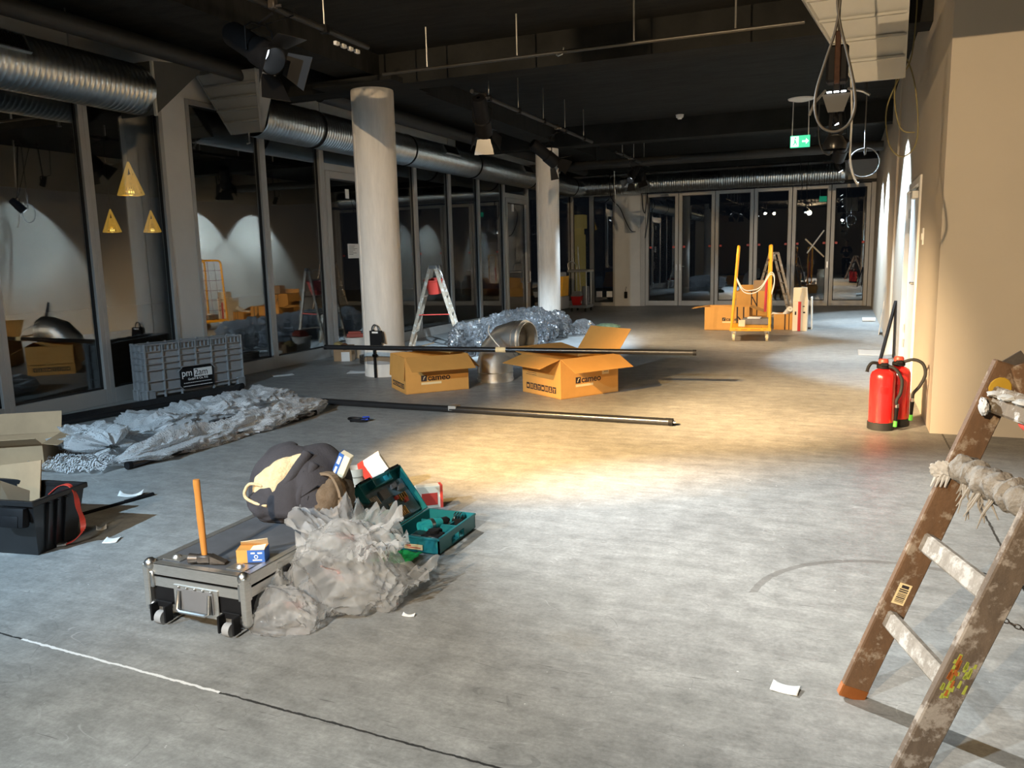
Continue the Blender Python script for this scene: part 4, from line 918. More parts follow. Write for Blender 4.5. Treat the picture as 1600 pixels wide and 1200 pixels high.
# ---- drill case
t = thing('drill_case', 'open teal power-drill case with its bit-filled lid tilted back', 'tool case', (-1.868, 3.455, 0))
cx, cy, ch = 0.135, 0.205, 0.085
b = B(); b.bx(-cx, cx, -cy, cy, 0.004, 0.012, 0.003)
b.bx(-cx, -cx + 0.007, -cy, cy, 0.006, ch).bx(-cx, cx, -cy, -cy + 0.007, 0.006, ch).bx(-cx, cx, cy - 0.007, cy, 0.006, ch)
b.bx(cx - 0.007, cx, -cy, -0.07, 0.006, ch).bx(cx - 0.007, cx, 0.07, cy, 0.006, ch).bx(cx - 0.007, cx, -0.07, 0.07, 0.05, ch).bx(cx - 0.04, cx - 0.033, -0.07, 0.07, 0.006, 0.055)
b.bx(-cx - 0.004, cx + 0.004, -cy - 0.004, -cy + 0.003, ch - 0.012, ch, 0.002).bx(-cx - 0.004, cx + 0.004, cy - 0.003, cy + 0.004, ch - 0.012, ch, 0.002).bx(cx - 0.003, cx + 0.004, -cy, cy, ch - 0.012, ch, 0.002)
b.to('tray', M['teal'], t, 0)
b = B(); b.bx(-0.005, 0.002, -cy + 0.01, 0.03, 0.012, 0.062).bx(0.0, cx - 0.01, 0.03, 0.037, 0.012, 0.07).bx(-cx + 0.01, 0.0, 0.10, 0.107, 0.012, 0.06).bx(0.05, 0.057, 0.037, cy - 0.01, 0.012, 0.06); b.to('divider', M['teal'], t, 0)
b = B(); b.bx(-0.05, 0.05, -cy - 0.0085, -cy - 0.003, 0.020, 0.046, 0.001); lb = b.to('label', M['cream'], t, 0)
b = B(); b.bx(-0.036, -0.012, -cy - 0.0092, -cy - 0.0085, 0.036, 0.042).bx(-0.030, 0.04, -cy - 0.0092, -cy - 0.0085, 0.028, 0.032); b.to('label_print', M['redpl'], lb, 0)
# lid hinged along the left edge, leaning back
hinge = Matrix.Translation((-cx - 0.004, 0, ch + 0.004)) @ Matrix.Rotation(R(-(90 + 36)), 4, 'Y')
# lid local: x from hinge 0..0.27, y across, z: inside faces +z (closed = -z)
def lidbox(b, x0, x1, y0, y1, za, zb_): 
    bmesh.ops.create_cube(b.bm, size=1, matrix=hinge @ Matrix.Translation(((x0 + x1) / 2, (y0 + y1) / 2, (za + zb_) / 2)) @ Matrix.Diagonal((x1 - x0, y1 - y0, zb_ - za, 1))); return b
LW = 0.275
b = B(); lidbox(b, 0, LW, -cy, cy, 0.045, 0.05); lidbox(b, 0, 0.007, -cy, cy, 0, 0.05); lidbox(b, 0, LW, -cy, -cy + 0.007, 0, 0.05); lidbox(b, 0, LW, cy - 0.007, cy, 0, 0.05)
lidbox(b, LW - 0.007, LW, -cy, -0.075, 0, 0.05); lidbox(b, LW - 0.007, LW, 0.075, cy, 0, 0.05); lidbox(b, LW - 0.05, LW - 0.043, -0.075, 0.075, 0, 0.05); lidbox(b, LW - 0.05, LW, -0.082, -0.075, 0, 0.05); lidbox(b, LW - 0.05, LW, 0.075, 0.082, 0, 0.05)
lidbox(b, LW - 0.014, LW, -0.078, 0.078, 0.0, 0.016)
# closed lid would face down: flip so that the cavity faces the tray side
ld = b.to('lid', M['teal'], t, 0)
b = B(); lidbox(b, LW - 0.004, LW + 0.008, -cy + 0.02, -0.09, -0.006, 0.03); lidbox(b, LW - 0.004, LW + 0.008, 0.09, cy - 0.02, -0.006, 0.03); b.to('latch', M['blk'], ld, 0)
b = B(); lidbox(b, 0.02, LW - 0.06, -cy + 0.02, cy - 0.02, 0.028, 0.032); b.to('bit_panel', mat('smoky_blue_tray', (0.10, 0.19, 0.24), 0.3, var=0.3, scale=30), ld, 0)
random.seed(5)
brass = mat('brass_coated_steel', (0.75, 0.50, 0.22), 0.25, metal=1.0)
for nm, m_, n_k, f in (('steel_bit_row', M['chrome'], 6, lambda k: (0.14, 0.19, -0.17 + k * 0.012)), ('brass_bit_row', brass, 6, lambda k: (0.03, 0.075, -0.02 + k * 0.014)), ('steel_bit_row', M['chrome'], 6, lambda k: (0.05, 0.09, -0.16 + k * 0.014)),
        ('steel_bit_row', M['chrome'], 4, lambda k: (0.09 + 0.01 * (k % 2), 0.12, -0.06 + k * 0.012)), ('brass_bit_row', brass, 4, lambda k: (0.10, 0.14, 0.06 + k * 0.02))):
    bt = B()
    for k in range(n_k): x0, x1, y = f(k); lidbox(bt, x0, x1, y, y + 0.007, 0.014, 0.026)
    lidbox(bt, f(0)[0] + 0.01, f(0)[0] + 0.02, f(0)[2] - 0.004, f(n_k - 1)[2] + 0.011, 0.022, 0.0285); bt.to(nm, m_, ld, 0)
for nm, m_, q in (('red_bit_holder', M['redpl'], (0.085, 0.11, 0.09, 0.115)), ('red_bit_holder', M['redpl'], (0.12, 0.14, 0.03, 0.05)), ('dark_attachment', M['greyd'], (0.15, 0.20, -0.07, 0.0)), ('dark_attachment', M['greyd'], (0.18, 0.205, 0.05, 0.10)), ('dark_attachment', M['greyd'], (0.10, 0.12, -0.15, -0.09)), ('dark_attachment', M['greyd'], (0.16, 0.185, 0.09, 0.15))):
    B_ = B(); lidbox(B_, *q, 0.012, 0.0285); B_.to(nm, m_, ld, 0)
t = thing('cordless_drill', 'black and teal cordless drill lying in the teal case', 'drill', (-1.90, 3.42, 0.055), 62)
b = B(); b.cyl((-0.03, 0, 0.02), (0.06, 0, 0.02), 0.028, n=20).cyl((0.06, 0, 0.02), (0.10, 0, 0.02), 0.026, 0.02, 20); b.to('motor_housing', M['teal2'], t)
b = B(); b.cyl((0.10, 0, 0.02), (0.135, 0, 0.02), 0.02, n=20).cyl((0.135, 0, 0.02), (0.15, 0, 0.02), 0.019, 0.009, 20); b.to('chuck', M['blk'], t)
b = B(); b.lathe([(0.0285, 0.0), (0.030, 0.0), (0.030, 0.02), (0.0285, 0.02)], 20, Matrix.Translation((0.03, 0, 0.02)) @ Matrix.Rotation(PI / 2, 4, 'Y')); b.to('clutch_ring', M['steel'], t)
b = B(); b.beam((-0.005, -0.02, 0.015), (-0.02, -0.10, 0.012), 0.036, 0.03, bev=0.007); b.to('grip', M['teal2'], t)
b = B(); b.box((-0.02, -0.115, 0.01), (0.085, 0.035, 0.05), (0, 0, 0.1), bev=0.006); b.to('battery', M['blk'], t)
t = thing('battery_charger', 'flat black battery charger in the front of the teal case', 'charger', (-1.82, 3.325, 0.014))
B().bx(-0.10, 0.075, -0.06, 0.06, 0, 0.055, 0.008).bx(-0.03, 0.07, -0.045, 0.035, 0.055, 0.068, 0.006).to('body', M['blkgloss'], t)
B().cyl((0.02, 0.0, 0.068), (0.02, 0.0, 0.085), 0.026, n=20).to('battery_socket', M['blk'], t)
B().box((-0.06, -0.03, 0.0565), (0.06, 0.012, 0.003)).to('silver_strip', M['alu'], t, 0)
t = thing('spare_battery', 'black spare battery standing in the back of the teal case', 'battery', (-1.80, 3.60, 0.014), 12)
B().bx(-0.03, 0.03, -0.022, 0.022, 0, 0.06, 0.005).to('body', M['blk'], t, 0)
b = B()
for k in (-1, 0, 1): b.bx(k * 0.015 - 0.004, k * 0.015 + 0.004, -0.024, 0.01, 0.06, 0.085, 0.001)
b.to('contact', M['chrome'], t, 0)
t = thing('wrench_tube', 'brown metal tube lying at the back of the teal case', 'tool', (-1.90, 3.60, 0.03), -8)
B().cyl((-0.06, 0, 0), (0.06, 0, 0), 0.014, n=16).cyl((-0.065, 0, 0), (-0.045, 0, 0), 0.017, n=16).to('tube', M['bag'], t)
# ---- things behind the drill case
t = thing('pipe_offcut', 'short grey plastic pipe standing between rucksack and drill case', 'pipe', (-2.70, 4.03, 0))
B().lathe([(0.052, 0), (0.052, 0.105), (0.062, 0.115), (0.062, 0.16), (0.057, 0.16), (0.057, 0.118), (0.047, 0.105), (0.047, 0.004), (0.001, 0.003)], 28).to('pipe', M['pvc'], t)
t = thing('flat_carton', 'red and white flat carton leaning behind the drill case lid', 'box', (-2.60, 4.12, 0.0), (R(4), R(-30), R(34)))
B().bx(-0.02, 0.13, -0.05, 0.05, 0.01, 0.20, 0.002).to('carton', M['paper'], t, 0)
B().bx(-0.022, 0.02, -0.0515, 0.0515, 0.01, 0.201).to('red_face', M['redpl'], t, 0)
t = thing('small_carton', 'red and white carton showing behind the lid hinge of the drill case', 'box', (-2.16, 3.90, 0.0), 38)
B().bx(-0.05, 0.10, -0.03, 0.03, 0.0, 0.13, 0.002).to('carton', mat('cream_card', (0.78, 0.70, 0.55), 0.7), t, 0)
B().bx(-0.02, 0.07, -0.0315, -0.0295, 0.02, 0.09).bx(0.085, 0.1012, -0.0315, 0.0315, 0.0, 0.131).to('red_face', M['redpl'], t, 0)

# ---- black bin bottom left with cardboard and red strap
t = thing('storage_bin', 'black plastic storage bin with a red strap over its end', 'bin', (-3.915, 2.705, 0), 9)
bw, bd, bh = 0.27, 0.125, 0.285
b = B()
lo = [(-bw, -bd, 0.0), (bw, -bd, 0.0), (bw, bd, 0.0), (-bw, bd, 0.0)]
e = 0.045
hi = [(-bw - e, -bd - e, bh), (bw + e, -bd - e, bh), (bw + e, bd + e, bh), (-bw - e, bd + e, bh)]
def wallq(b, i, j, th=0.006):
    A = Vx(lo[i]); Bq = Vx(lo[j]); Cq = Vx(hi[j]); D = Vx(hi[i]); n = (Bq - A).cross(D - A).normalized() * th
    b.hexa([A, Bq, Cq, D], [A - n, Bq - n, Cq - n, D - n])
for i in range(4): wallq(b, i, (i + 1) % 4)
b.bx(-bw, bw, -bd, bd, 0.0, 0.006); b.to('body', M['blkgloss'], t, 0)
b = B(); X_, Y_ = bw + e, bd + e
for yy in (-Y_, Y_): b.bx(-X_ - 0.012, X_ + 0.012, yy - 0.012, yy + 0.012, bh - 0.022, bh + 0.006, 0.004)
for xx in (-X_, X_): b.bx(xx - 0.012, xx + 0.012, -Y_, Y_, bh - 0.022, bh + 0.006, 0.004)
b.to('rim', M['blkgloss'], t, 0)
for yy in (-0.075, -0.02, 0.035): B().beam((bw + 0.006, yy, 0.02), (bw + e + 0.004, yy, bh - 0.03), 0.012, 0.016).to('rib', M['blkgloss'], t, 0)
for xx in (-0.15, 0.0): B().beam((xx, -bd - 0.006, 0.02), (xx, -bd - e - 0.004, bh - 0.03), 0.012, 0.012).to('rib', M['blkgloss'], t, 0)
b = B(); b.box((bw - 0.06, -bd - e - 0.012, bh - 0.075), (0.15, 0.05, 0.10), (R(-10), 0, 0), 0.018, 2).box((bw - 0.06, -bd - e - 0.030, bh - 0.09), (0.10, 0.03, 0.06), (R(-10), 0, 0), 0.012, 2); b.to('grip', M['blk'], t)
B().box((-0.02, -bd - 0.032, 0.115), (0.055, 0.004, 0.03), (R(-9), 0, 0)).to('orange_sticker', M['orange'], t, 0)
sp = thing('ratchet_strap', 'red strap hanging over the right end of the black bin', 'strap', (-3.645, 2.84, 0.25))
b = B(); strap(b, [(-0.10, -0.03, 0.0), (-0.03, -0.02, 0.048), (0.022, -0.01, 0.050), (0.045, 0.0, 0.0), (0.055, 0.0, -0.07), (0.075, 0.0, -0.13), (0.09, -0.02, -0.18), (0.06, -0.05, -0.225), (0.02, -0.08, -0.243)], 0.026, 0.003); b.to('webbing', M['redpl'], sp)
B().box((0.015, -0.085, -0.241), (0.045, 0.03, 0.014), (0, 0, 0.7), 0.003).to('hook', M['steel'], sp, 0)
t = thing('cardboard_piece', 'pale folded cardboard piece standing in the black bin', 'cardboard', (-4.0, 2.72, 0.008))
b = B(); b.prism([(-0.25, -0.10, 0.02), (0.10, -0.10, 0.02), (0.16, -0.11, 0.36), (-0.25, -0.11, 0.30)], (0, 0.006, 0)).prism([(0.10, -0.10, 0.02), (0.15, 0.02, 0.02), (0.19, 0.03, 0.27), (0.16, -0.105, 0.36)], (-0.005, 0.002, 0)); b.to('panel', M['cardpale'], t, 0)
t = thing('cardboard_piece', 'brown cardboard flap sticking up behind the pale piece in the bin', 'cardboard', (-4.0, 2.80, 0.008))
b = B(); b.prism([(-0.25, 0.02, 0.02), (0.12, 0.02, 0.02), (0.15, 0.06, 0.40), (-0.28, 0.06, 0.33)], (0, 0.006, 0)); b.to('panel', M['cardold'], t, 0)
# ---- cartons (generic)
def carton(name, label, L, Wd, H, loc, rz, flaps, mt='card', group=None, cat='box', floor_in=True):
    """open box; local x along the front, y to the back; flaps {side: degrees from upright}, side f b l r"""
    t = thing(name, label, cat, loc, rz, group); th = 0.006
    b = B(); b.bx(0, L, 0, th, 0, H).bx(0, L, Wd - th, Wd, 0, H).bx(0, th, th, Wd - th, 0, H).bx(L - th, L, th, Wd - th, 0, H).bx(0, L, 0, Wd, 0, th)
    b.to('body', M[mt], t, 0)
    for s, (deg, wd) in flaps.items():
        a = R(deg); c, sn = math.cos(a), math.sin(a); b = B(); w = wd
        if s == 'f': p = [(0.004, 0.002, H), (L - 0.004, 0.002, H), (L - 0.004, -sn * w, H + c * w), (0.004, -sn * w, H + c * w)]; n = (0, c * .004, sn * .004)
        if s == 'b': p = [(0.004, Wd - 0.002, H), (L - 0.004, Wd - 0.002, H), (L - 0.004, Wd + sn * w, H + c * w), (0.004, Wd + sn * w, H + c * w)]; n = (0, -c * .004, sn * .004)
        if s == 'l': p = [(0.002, 0.004, H), (0.002, Wd - 0.004, H), (-sn * w, Wd - 0.004, H + c * w), (-sn * w, 0.004, H + c * w)]; n = (c * .004, 0, sn * .004)
        if s == 'r': p = [(L - 0.002, 0.004, H), (L - 0.002, Wd - 0.004, H), (L + sn * w, Wd - 0.004, H + c * w), (L + sn * w, 0.004, H + c * w)]; n = (-c * .004, 0, sn * .004)
        b.prism(p, n); b.to('flap', M[mt], t, 0)
    return t
def cameo(t, L, H, s=1.0, strip=True, x0=0.26, z=0.45):
    """maker's mark, white strip under it"""
    h = 0.062 * s; xs = L * x0; zz = H * z
    b = B(); b.bx(xs, xs + h, -0.0015, 0.0005, zz - 0.006, zz + h - 0.006); mk = b.to('logo_mark', M['ink'], t, 0)
    b = B(); b.tube([(xs + h * .28, -0.0018, zz + h * .12), (xs + h * .42, -0.0018, zz + h * .2), (xs + h * .5, -0.0018, zz + h * .55), (xs + h * .72, -0.0018, zz + h * .72)], 0.0035 * s, 6); b.to('logo_swirl', M['cream'], mk)
    text('logo_text', 'cameo', h * 1.45, M['ink'], t, frame((xs + h * 1.15, -0.001, zz - 0.002), (1, 0, 0), (0, 0, 1)), 0.0006, 0.0015 * s, 1.06)
    if strip: B().bx(xs, xs + h * 3.6, -0.0013, 0.0005, zz - 0.042 * s, zz - 0.018 * s).to('label_strip', M['cream'], t, 0)
def icons(t, Wd, H, z=0.12, n=8):
    b = B(); w = Wd * 0.085
    fr = []
    for k in range(n):
        y = Wd * 0.12 + k * Wd * 0.098
        b.bx(-0.0012, 0.0005, y, y + w, H * z, H * z + w * 1.15)
    ic = b.to('handling_marks', M['ink'], t, 0)
    b = B()
    for k in range(n):
        y = Wd * 0.12 + k * Wd * 0.098; c = y + w / 2; zz = H * z
        if k % 4 == 0: b.bx(-0.0018, -0.0010, c - w * .1, c + w * .1, zz + w * .15, zz + w * .7).bx(-0.0018, -0.001, c - w * .3, c + w * .3, zz + w * .7, zz + w * .85)
        elif k % 4 == 1: b.bx(-0.0018, -0.001, c - w * .28, c + w * .28, zz + w * .2, zz + w * .4).bx(-0.0018, -0.001, c - w * .12, c + w * .12, zz + w * .5, zz + w * .95)
        elif k % 4 == 2: b.bx(-0.0018, -0.001, c - w * .3, c - w * .1, zz + w * .2, zz + w * .95).bx(-0.0018, -0.001, c + w * .1, c + w * .3, zz + w * .2, zz + w * .95)
        else: b.bx(-0.0018, -0.001, c - w * .3, c + w * .3, zz + w * .3, zz + w * .8)
    b.to('mark_cutout', M['card'], ic, 0)
    b = B()
    for k in range(3): b.bx(-0.001, 0.0004, Wd * 0.62, Wd * 0.9 - k * 0.02, H * (0.5 + 0.05 * k), H * (0.5 + 0.05 * k) + 0.004)
    b.to('small_print', M['ink'], t, 0)
t = carton('cardboard_box', 'open cameo carton under the pole, nearest the first column', 0.70, 0.56, 0.385, (-4.19, 7.27, 0), 46, {'f': (118, 0.27), 'r': (140, 0.20), 'b': (165, 0.26), 'l': (176, 0.24)})
cameo(t, 0.70, 0.385, 1.0, x0=0.24, z=0.34); icons(t, 0.56, 0.385)
B().bx(0.46, 0.56, -0.0016, 0.0005, 0.27, 0.325).to('address_label', M['paper'], t, 0)
t = carton('cardboard_box', 'open cameo carton with wide flaps, right of the metal elbow', 0.74, 0.66, 0.395, (-2.524, 7.391, 0), 56, {'f': (116, 0.26), 'l': (106, 0.26), 'r': (38, 0.30), 'b': (82, 0.30)})
cameo(t, 0.74, 0.395, 1.0, x0=0.25, z=0.37); icons(t, 0.66, 0.395)
b = B(); b.bx(0.525, 0.615, -0.0016, 0.0005, 0.20, 0.335); al = b.to('address_label', M['cream'], t, 0)
B().bx(0.505, 0.60, -0.0022, -0.0014, 0.285, 0.315).bx(0.55, 0.605, -0.0022, -0.0014, 0.225, 0.232).to('label_print', M['greyd'], al, 0)
t = carton('cardboard_box', 'old brown carton behind the black bin at the left edge', 0.55, 0.42, 0.19, (-5.58, 3.52, 0), 34, {'f': (60, 0.12), 'r': (100, 0.10), 'b': (20, 0.16)}, 'cardold')
# ---- bubble wrap pile over poles
wrap = []
def poles_bundle(name, label, p0, p1, r, m=None, group=None, cat='pole', cap=True, clips=()):
    p0 = Vx(p0); p1 = Vx(p1)
    t = thing(name, label, cat, p0, 0, group); d = p1 - p0
    B().cyl((0, 0, 0), d, r, n=18).to('tube', m or M['blkgloss'], t)
    u = d.normalized()
    B().cyl(-u * 0.004, u * 0.03, r * 1.06, n=18).cyl(d - u * 0.03, d + u * 0.004, r * 1.06, n=18).to('end_cap', M['blk'], t)
    return t
def bubble_roll(label, p0, p1, w, h, seed, group=None):
    p0 = Vx(p0); p1 = Vx(p1); d = p1 - p0; u = d.normalized(); s = Vx((u.y, -u.x, 0)); off = Vx((seed * 4.1, seed * 2.3, seed))
    t = thing('bubble_wrap', label, 'bubble wrap', (p0.x, p0.y, 0), 0, group)
    def f(a, k):
        th = k * 2 * PI; k2 = min(1, a * 7, (1 - a) * 7); k2 = math.sqrt(max(k2, 0.03))
        q = Vx((a * d.length * 2.0, math.cos(th) * 1.2, math.sin(th) * 1.2)) + off
        n = 1.12 + 0.55 * noise.noise(q) - 0.75 * abs(noise.noise(q * 1.7)) - 0.40 * abs(noise.noise(q * 3.9)) - 0.2 * abs(noise.noise(q * 8.5))
        p = d * a + s * (math.cos(th) * w * k2 * (n + 0.15)) + Vx((0, 0, h * 0.72 + math.sin(th) * h * k2 * n * 1.25))
        p = p + u * 0.10 * noise.noise(Vx((math.cos(th) * 2, math.sin(th) * 2, seed + a * 3))) * (1 if a > 0.5 else -1)
        if p.z < 0.003: p.z = 0.003
        return p
    B().grid(170, 56, f).to('wrap', M['bubble'], t, 30)
    return t
bubble_roll('big crumpled bubble wrap bundle lying over the black poles', (-5.28, 4.62, 0), (-5.18, 6.6, 0), 0.34, 0.105, 2)
bubble_roll('long bubble wrap roll along the near side of the bundle', (-4.62, 3.98, 0), (-4.55, 6.35, 0), 0.14, 0.085, 5)
bubble_roll('loose bubble wrap lump at the near left end of the bundle', (-5.42, 4.34, 0), (-4.92, 4.22, 0), 0.22, 0.13, 9)
t = thing('plastic_scrap', 'torn bubble wrap scrap lying beside the old brown carton', 'plastic scrap', (-5.0, 3.72, 0))
b = B(); sheet(b, (-0.15, 0.0, 0.0), (0.55, 0.15, 0.0), (-0.12, 0.30, 0.02), 34, 26, 0.09, 61); b.to('sheet', M['bubble'], t, 30)
pg = 'black poles lying along the window wall'
for k, lb in enumerate(('black pole nearest the windows in the bundle along the wall', 'second black pole from the windows in the bundle', 'third black pole from the windows in the bundle', 'fourth black pole from the windows in the bundle', 'black pole with white sticker nearest the bubble wrap')):
    x0, y0, x1, y1, z = -6.78 + 0.062 * k, 4.30 + 0.06 * k, -6.27 + 0.062 * k, 7.2 - 0.08 * k, 0.03
    t = poles_bundle('black_pole', lb, (x0, y0, z), (x1, y1, z), 0.028, group=pg)
    if k == 4: B().cyl((0.02, 0.12, 0.0), (0.06, 0.42, 0.0), 0.029, n=18).to('white_sticker', M['paper'], t)
poles_bundle('black_pole', 'black pole end poking out below the bubble wrap roll', (-4.56, 4.02, 0.03), (-4.46, 6.05, 0.03), 0.026)
poles_bundle('black_pole', 'short black pole showing through the middle of the bubble wrap', (-4.86, 4.75, 0.075), (-4.83, 5.75, 0.075), 0.026)
t = thing('pole_clamp', 'black clamp lying in bubble wrap beside the brown carton', 'clamp', (-5.10, 4.02, 0.032), 30)
B().box((0, 0, 0), (0.15, 0.06, 0.06), bev=0.015, seg=2).cyl((0.05, 0, 0.03), (0.05, 0, 0.05), 0.02).to('body', M['blkgloss'], t)
t = thing('pole_clamp', 'silver and black clamp in bubble wrap behind the brown carton', 'clamp', (-5.62, 4.42, 0.046), 40)
B().box((0, 0, 0), (0.20, 0.035, 0.03), bev=0.006).to('body', M['alu'], t, 0)
B().box((0.04, -0.02, -0.02), (0.06, 0.05, 0.05), bev=0.01).to('jaw', M['blk'], t)
# ---- two long pipes
t = poles_bundle('black_pole', 'long black pole lying on the floor in front of the cartons', (-4.85, 6.55, 0.031), (-1.25, 6.47, 0.031), 0.031)
b = B(); b.bx(1.54, 1.62, -0.065, 0.036, -0.012, 0.036, 0.004); b.to('joint_clip', M['alu'], t, 0)
B().cyl((3.56, -0.08, 0), (3.625, -0.08, 0), 0.012, n=12).to('silver_spigot', M['chrome'], t)
poles_bundle('black_pole', 'thinner black pole lying close behind the long floor pole', (-4.75, 6.62, 0.024), (-1.29, 6.545, 0.024), 0.023)
t = poles_bundle('black_pole', 'long black pole resting across the two open cartons', (-5.42, 7.62, 0.437), (-1.33, 8.06, 0.413), 0.027)
B().cyl((2.02, 0.2173, -0.01186), (2.13, 0.2291, -0.0125), 0.029, n=18).to('cream_sleeve', M['cream'], t)
b = B(); b.tube(smoothpts([(2.06, 0.222, 0.02), (1.98, 0.23, 0.10), (1.90, 0.3, 0.17), (1.86, 0.42, 0.23)], 6), 0.006, 6); b.to('tied_cord', M['rope'], t, 180)
t = thing('cable_coil', 'small coiled black cable with blue plug on the floor', 'cable', (-3.89, 5.90, 0.0), 20)
b = B()
for k in range(4):
    b.tube([((0.075 + 0.006 * k) * math.cos(a * PI / 12), (0.026 + 0.003 * k) * math.sin(a * PI / 12), 0.008 + 0.008 * k + 0.006 * math.sin(a * PI / 6 + k)) for a in range(24)], 0.006, 6, True)
b.to('loops', M['blk'], t, 180)
B().cyl((0.03, 0.022, 0.03), (0.09, 0.03, 0.028), 0.016, n=14).cyl((0.03, -0.022, 0.028), (0.085, -0.01, 0.03), 0.012, n=14).to('plug', M['blue'], t)
# ---- galvanised elbow
t = thing('duct_elbow', 'shiny galvanised duct elbow standing on the floor between the cartons', 'duct elbow', (-3.66, 8.40, 0.0), -12)
r_ = 0.205
b = B(); b.tube([(0, 0, 0.0), (0, 0, 0.20), (0.045, 0, 0.335), (0.165, 0, 0.455), (0.30, 0, 0.49), (0.42, 0, 0.49)], r_, 44, caps=False); b.to('bend', M['elbow'], t, 25)
b = B(); b.lathe([(r_ - 0.012, 0), (r_ - 0.012, 0.012), (r_ + 0.008, 0.012), (r_ + 0.008, 0.03), (r_, 0.03)], 44).lathe([(r_, 0.10), (r_ + 0.006, 0.105), (r_, 0.11)], 44)
E2 = Matrix.Translation((0.40, 0, 0.49)) @ Matrix.Rotation(PI / 2, 4, 'Y')
b.lathe([(r_, -0.05), (r_ + 0.007, -0.045), (r_, -0.04), (r_, 0.0), (r_ + 0.010, 0.004), (r_ + 0.010, 0.022), (r_ - 0.010, 0.022), (r_ - 0.010, 0.06), (r_ - 0.016, 0.06), (r_ - 0.016, -0.10)], 44, E2)
b.to('collar', M['elbow'], t, 30)
B().lathe([(0.001, -0.09), (r_ - 0.014, -0.09)], 36, E2).to('mouth_shade', M['greyd'], t)  # dark disc stands in for the shade within the bend
# ---- bagged fittings heap behind the elbow
random.seed(11)
spots = [(-5.00, 10.45, .25, .46), (-4.52, 10.75, .25, .42), (-4.98, 11.05, .25, .46), (-4.50, 11.35, .25, .44), (-5.00, 11.65, .26, .48), (-4.55, 11.95, .25, .44), (-5.05, 12.25, .26, .50), (-4.58, 12.55, .25, .46), (-5.05, 12.85, .26, .50), (-4.55, 13.15, .25, .44), (-5.05, 13.45, .26, .48)]
for k, (x, y, r_, hh) in enumerate(spots):
    t = thing('bagged_fitting', 'clear plastic bag around a dark fitting in the heap behind the metal elbow', 'plastic bag', (x, y, 0), random.uniform(0, 360), 'clear plastic bags heaped behind the elbow')
    B().blob((0, 0, hh * 0.48), (r_, r_ * 0.95, hh * 0.55), 70 + k, 5, 0.42, 2.6, 0.0, True, 0.16, 7).to('bag', M['bagfilm'], t, 0)
    b = B(); b.box((0, 0, hh * 0.30), (r_ * 0.7, r_ * 0.75, hh * 0.54), (0, 0, k), 0.02); b.cyl((0, 0, hh * 0.2), (0.0, 0.03, hh * 0.74), 0.06, n=14)
    b.to('dark_fitting', M['greyd'] if k % 3 else M['blkgloss'], t, 0)
t = thing('plastic_scrap', 'small crumpled clear plastic scrap right of the bag heap', 'plastic scrap', (-4.25, 13.7, 0))
B().blob((0, 0, 0.10), (0.22, 0.16, 0.17), 91, 4, 0.4, 3, 0.0).to('film', M['bagfilm'], t, 10)
t = thing('green_rag', 'dull green cloth lying on the floor right of the bag heap', 'rag', (-4.05, 14.6, 0))
B().blob((0, 0, 0.04), (0.26, 0.14, 0.09), 92, 4, 0.3, 3, 0.0).to('cloth', mat('dull_green_cloth', (0.10, 0.16, 0.10), 0.9, var=0.3, scale=12), t, 60)
t = thing('small_carton', 'flattened brown carton lying in front of the bag heap', 'box', (-5.05, 9.75, 0.0), 20)
B().bx(-0.3, 0.3, -0.2, 0.2, 0, 0.10, 0.004).to('carton', M['cardold'], t, 0)
t = thing('paper_cup', 'cream cup standing on the flat carton behind the pole', 'cup', (-5.02, 9.70, 0.10))
B().lathe([(0.03, 0.0), (0.036, 0.10), (0.039, 0.10), (0.039, 0.106), (0.034, 0.106), (0.027, 0.006), (0.001, 0.006)], 24).to('cup', M['cream'], t)
t = thing('thin_rod', 'thin pale rod lying from column toward the flat carton', 'rod', (-5.33, 9.0, 0.20))
B().cyl((0, 0, 0), (0.25, 0.62, 0.08), 0.008, n=8).cyl((0.14, 0.35, 0.045), (0.16, 0.40, 0.05), 0.016, n=8).to('rod', M['rope'], t)
B().bx(0.09, 0.25, 0.30, 0.58, -0.20, 0.028, 0.01).to('small_stand', M['greyd'], t, 0)
# ---- A-frame ladders
def aframe(label, P, wd, H, rungs, m1, m2, extra=None, name='step_ladder', rail=(0.05, 0.025)):
    """P: floor points (foot front near, foot back near); wd: vector along the steps; H apex height"""
    f0, f1 = Vx(P[0]), Vx(P[1]); wv = Vx(wd); c = (f0 + f1) / 2
    t = thing(name, label, 'ladder', (c.x, c.y, 0)); f0 = f0 - c; f1 = f1 - c
    ap = Vx((0, 0, H)); sp = (f1 - f0).normalized(); a0 = ap - sp * 0.035; a1 = ap + sp * 0.035
    nr = wv.normalized()
    for k, (foot, top) in enumerate(((f0, a0), (f1, a1))):
        for o in (0, 1):
            b = B(); b.beam(foot + wv * o, top + wv * o, rail[1] if False else rail[1], rail[0], up=nr.cross(top - foot), bev=0.003); b.to('leg', m1, t, 0)
        for j in range(rungs):
            f = (j + 1) / (rungs + 0.7); p = foot.lerp(top, f)
            b = B(); b.beam(p - nr * 0.005, p + wv + nr * 0.005, 0.035 if k else 0.06, 0.022, up=(0, 0, 1)); b.to('rung', m2, t, 0)
    for o in (0, 1): B().beam(a0 + wv * o - sp * 0.02 + Vx((0, 0, -0.02)), a1 + wv * o + sp * 0.02 + Vx((0, 0, -0.02)), 0.03, 0.05).to('hinge', M['iron'], t, 0)
    return t, f0, f1, ap, wv
t, f0, f1, ap, wv = aframe('paint-spattered wooden step ladder with a red bucket by the window wall', ((-6.24, 10.98, 0), (-5.48, 11.29, 0)), (-0.15, 0.40, 0), 1.29, 4, M['oldlad'], M['oldlad'])
B().beam(f0.lerp(ap, 0.42), f1.lerp(ap, 0.42), 0.03, 0.012).to('red_shelf', M['redpl'], t, 0)
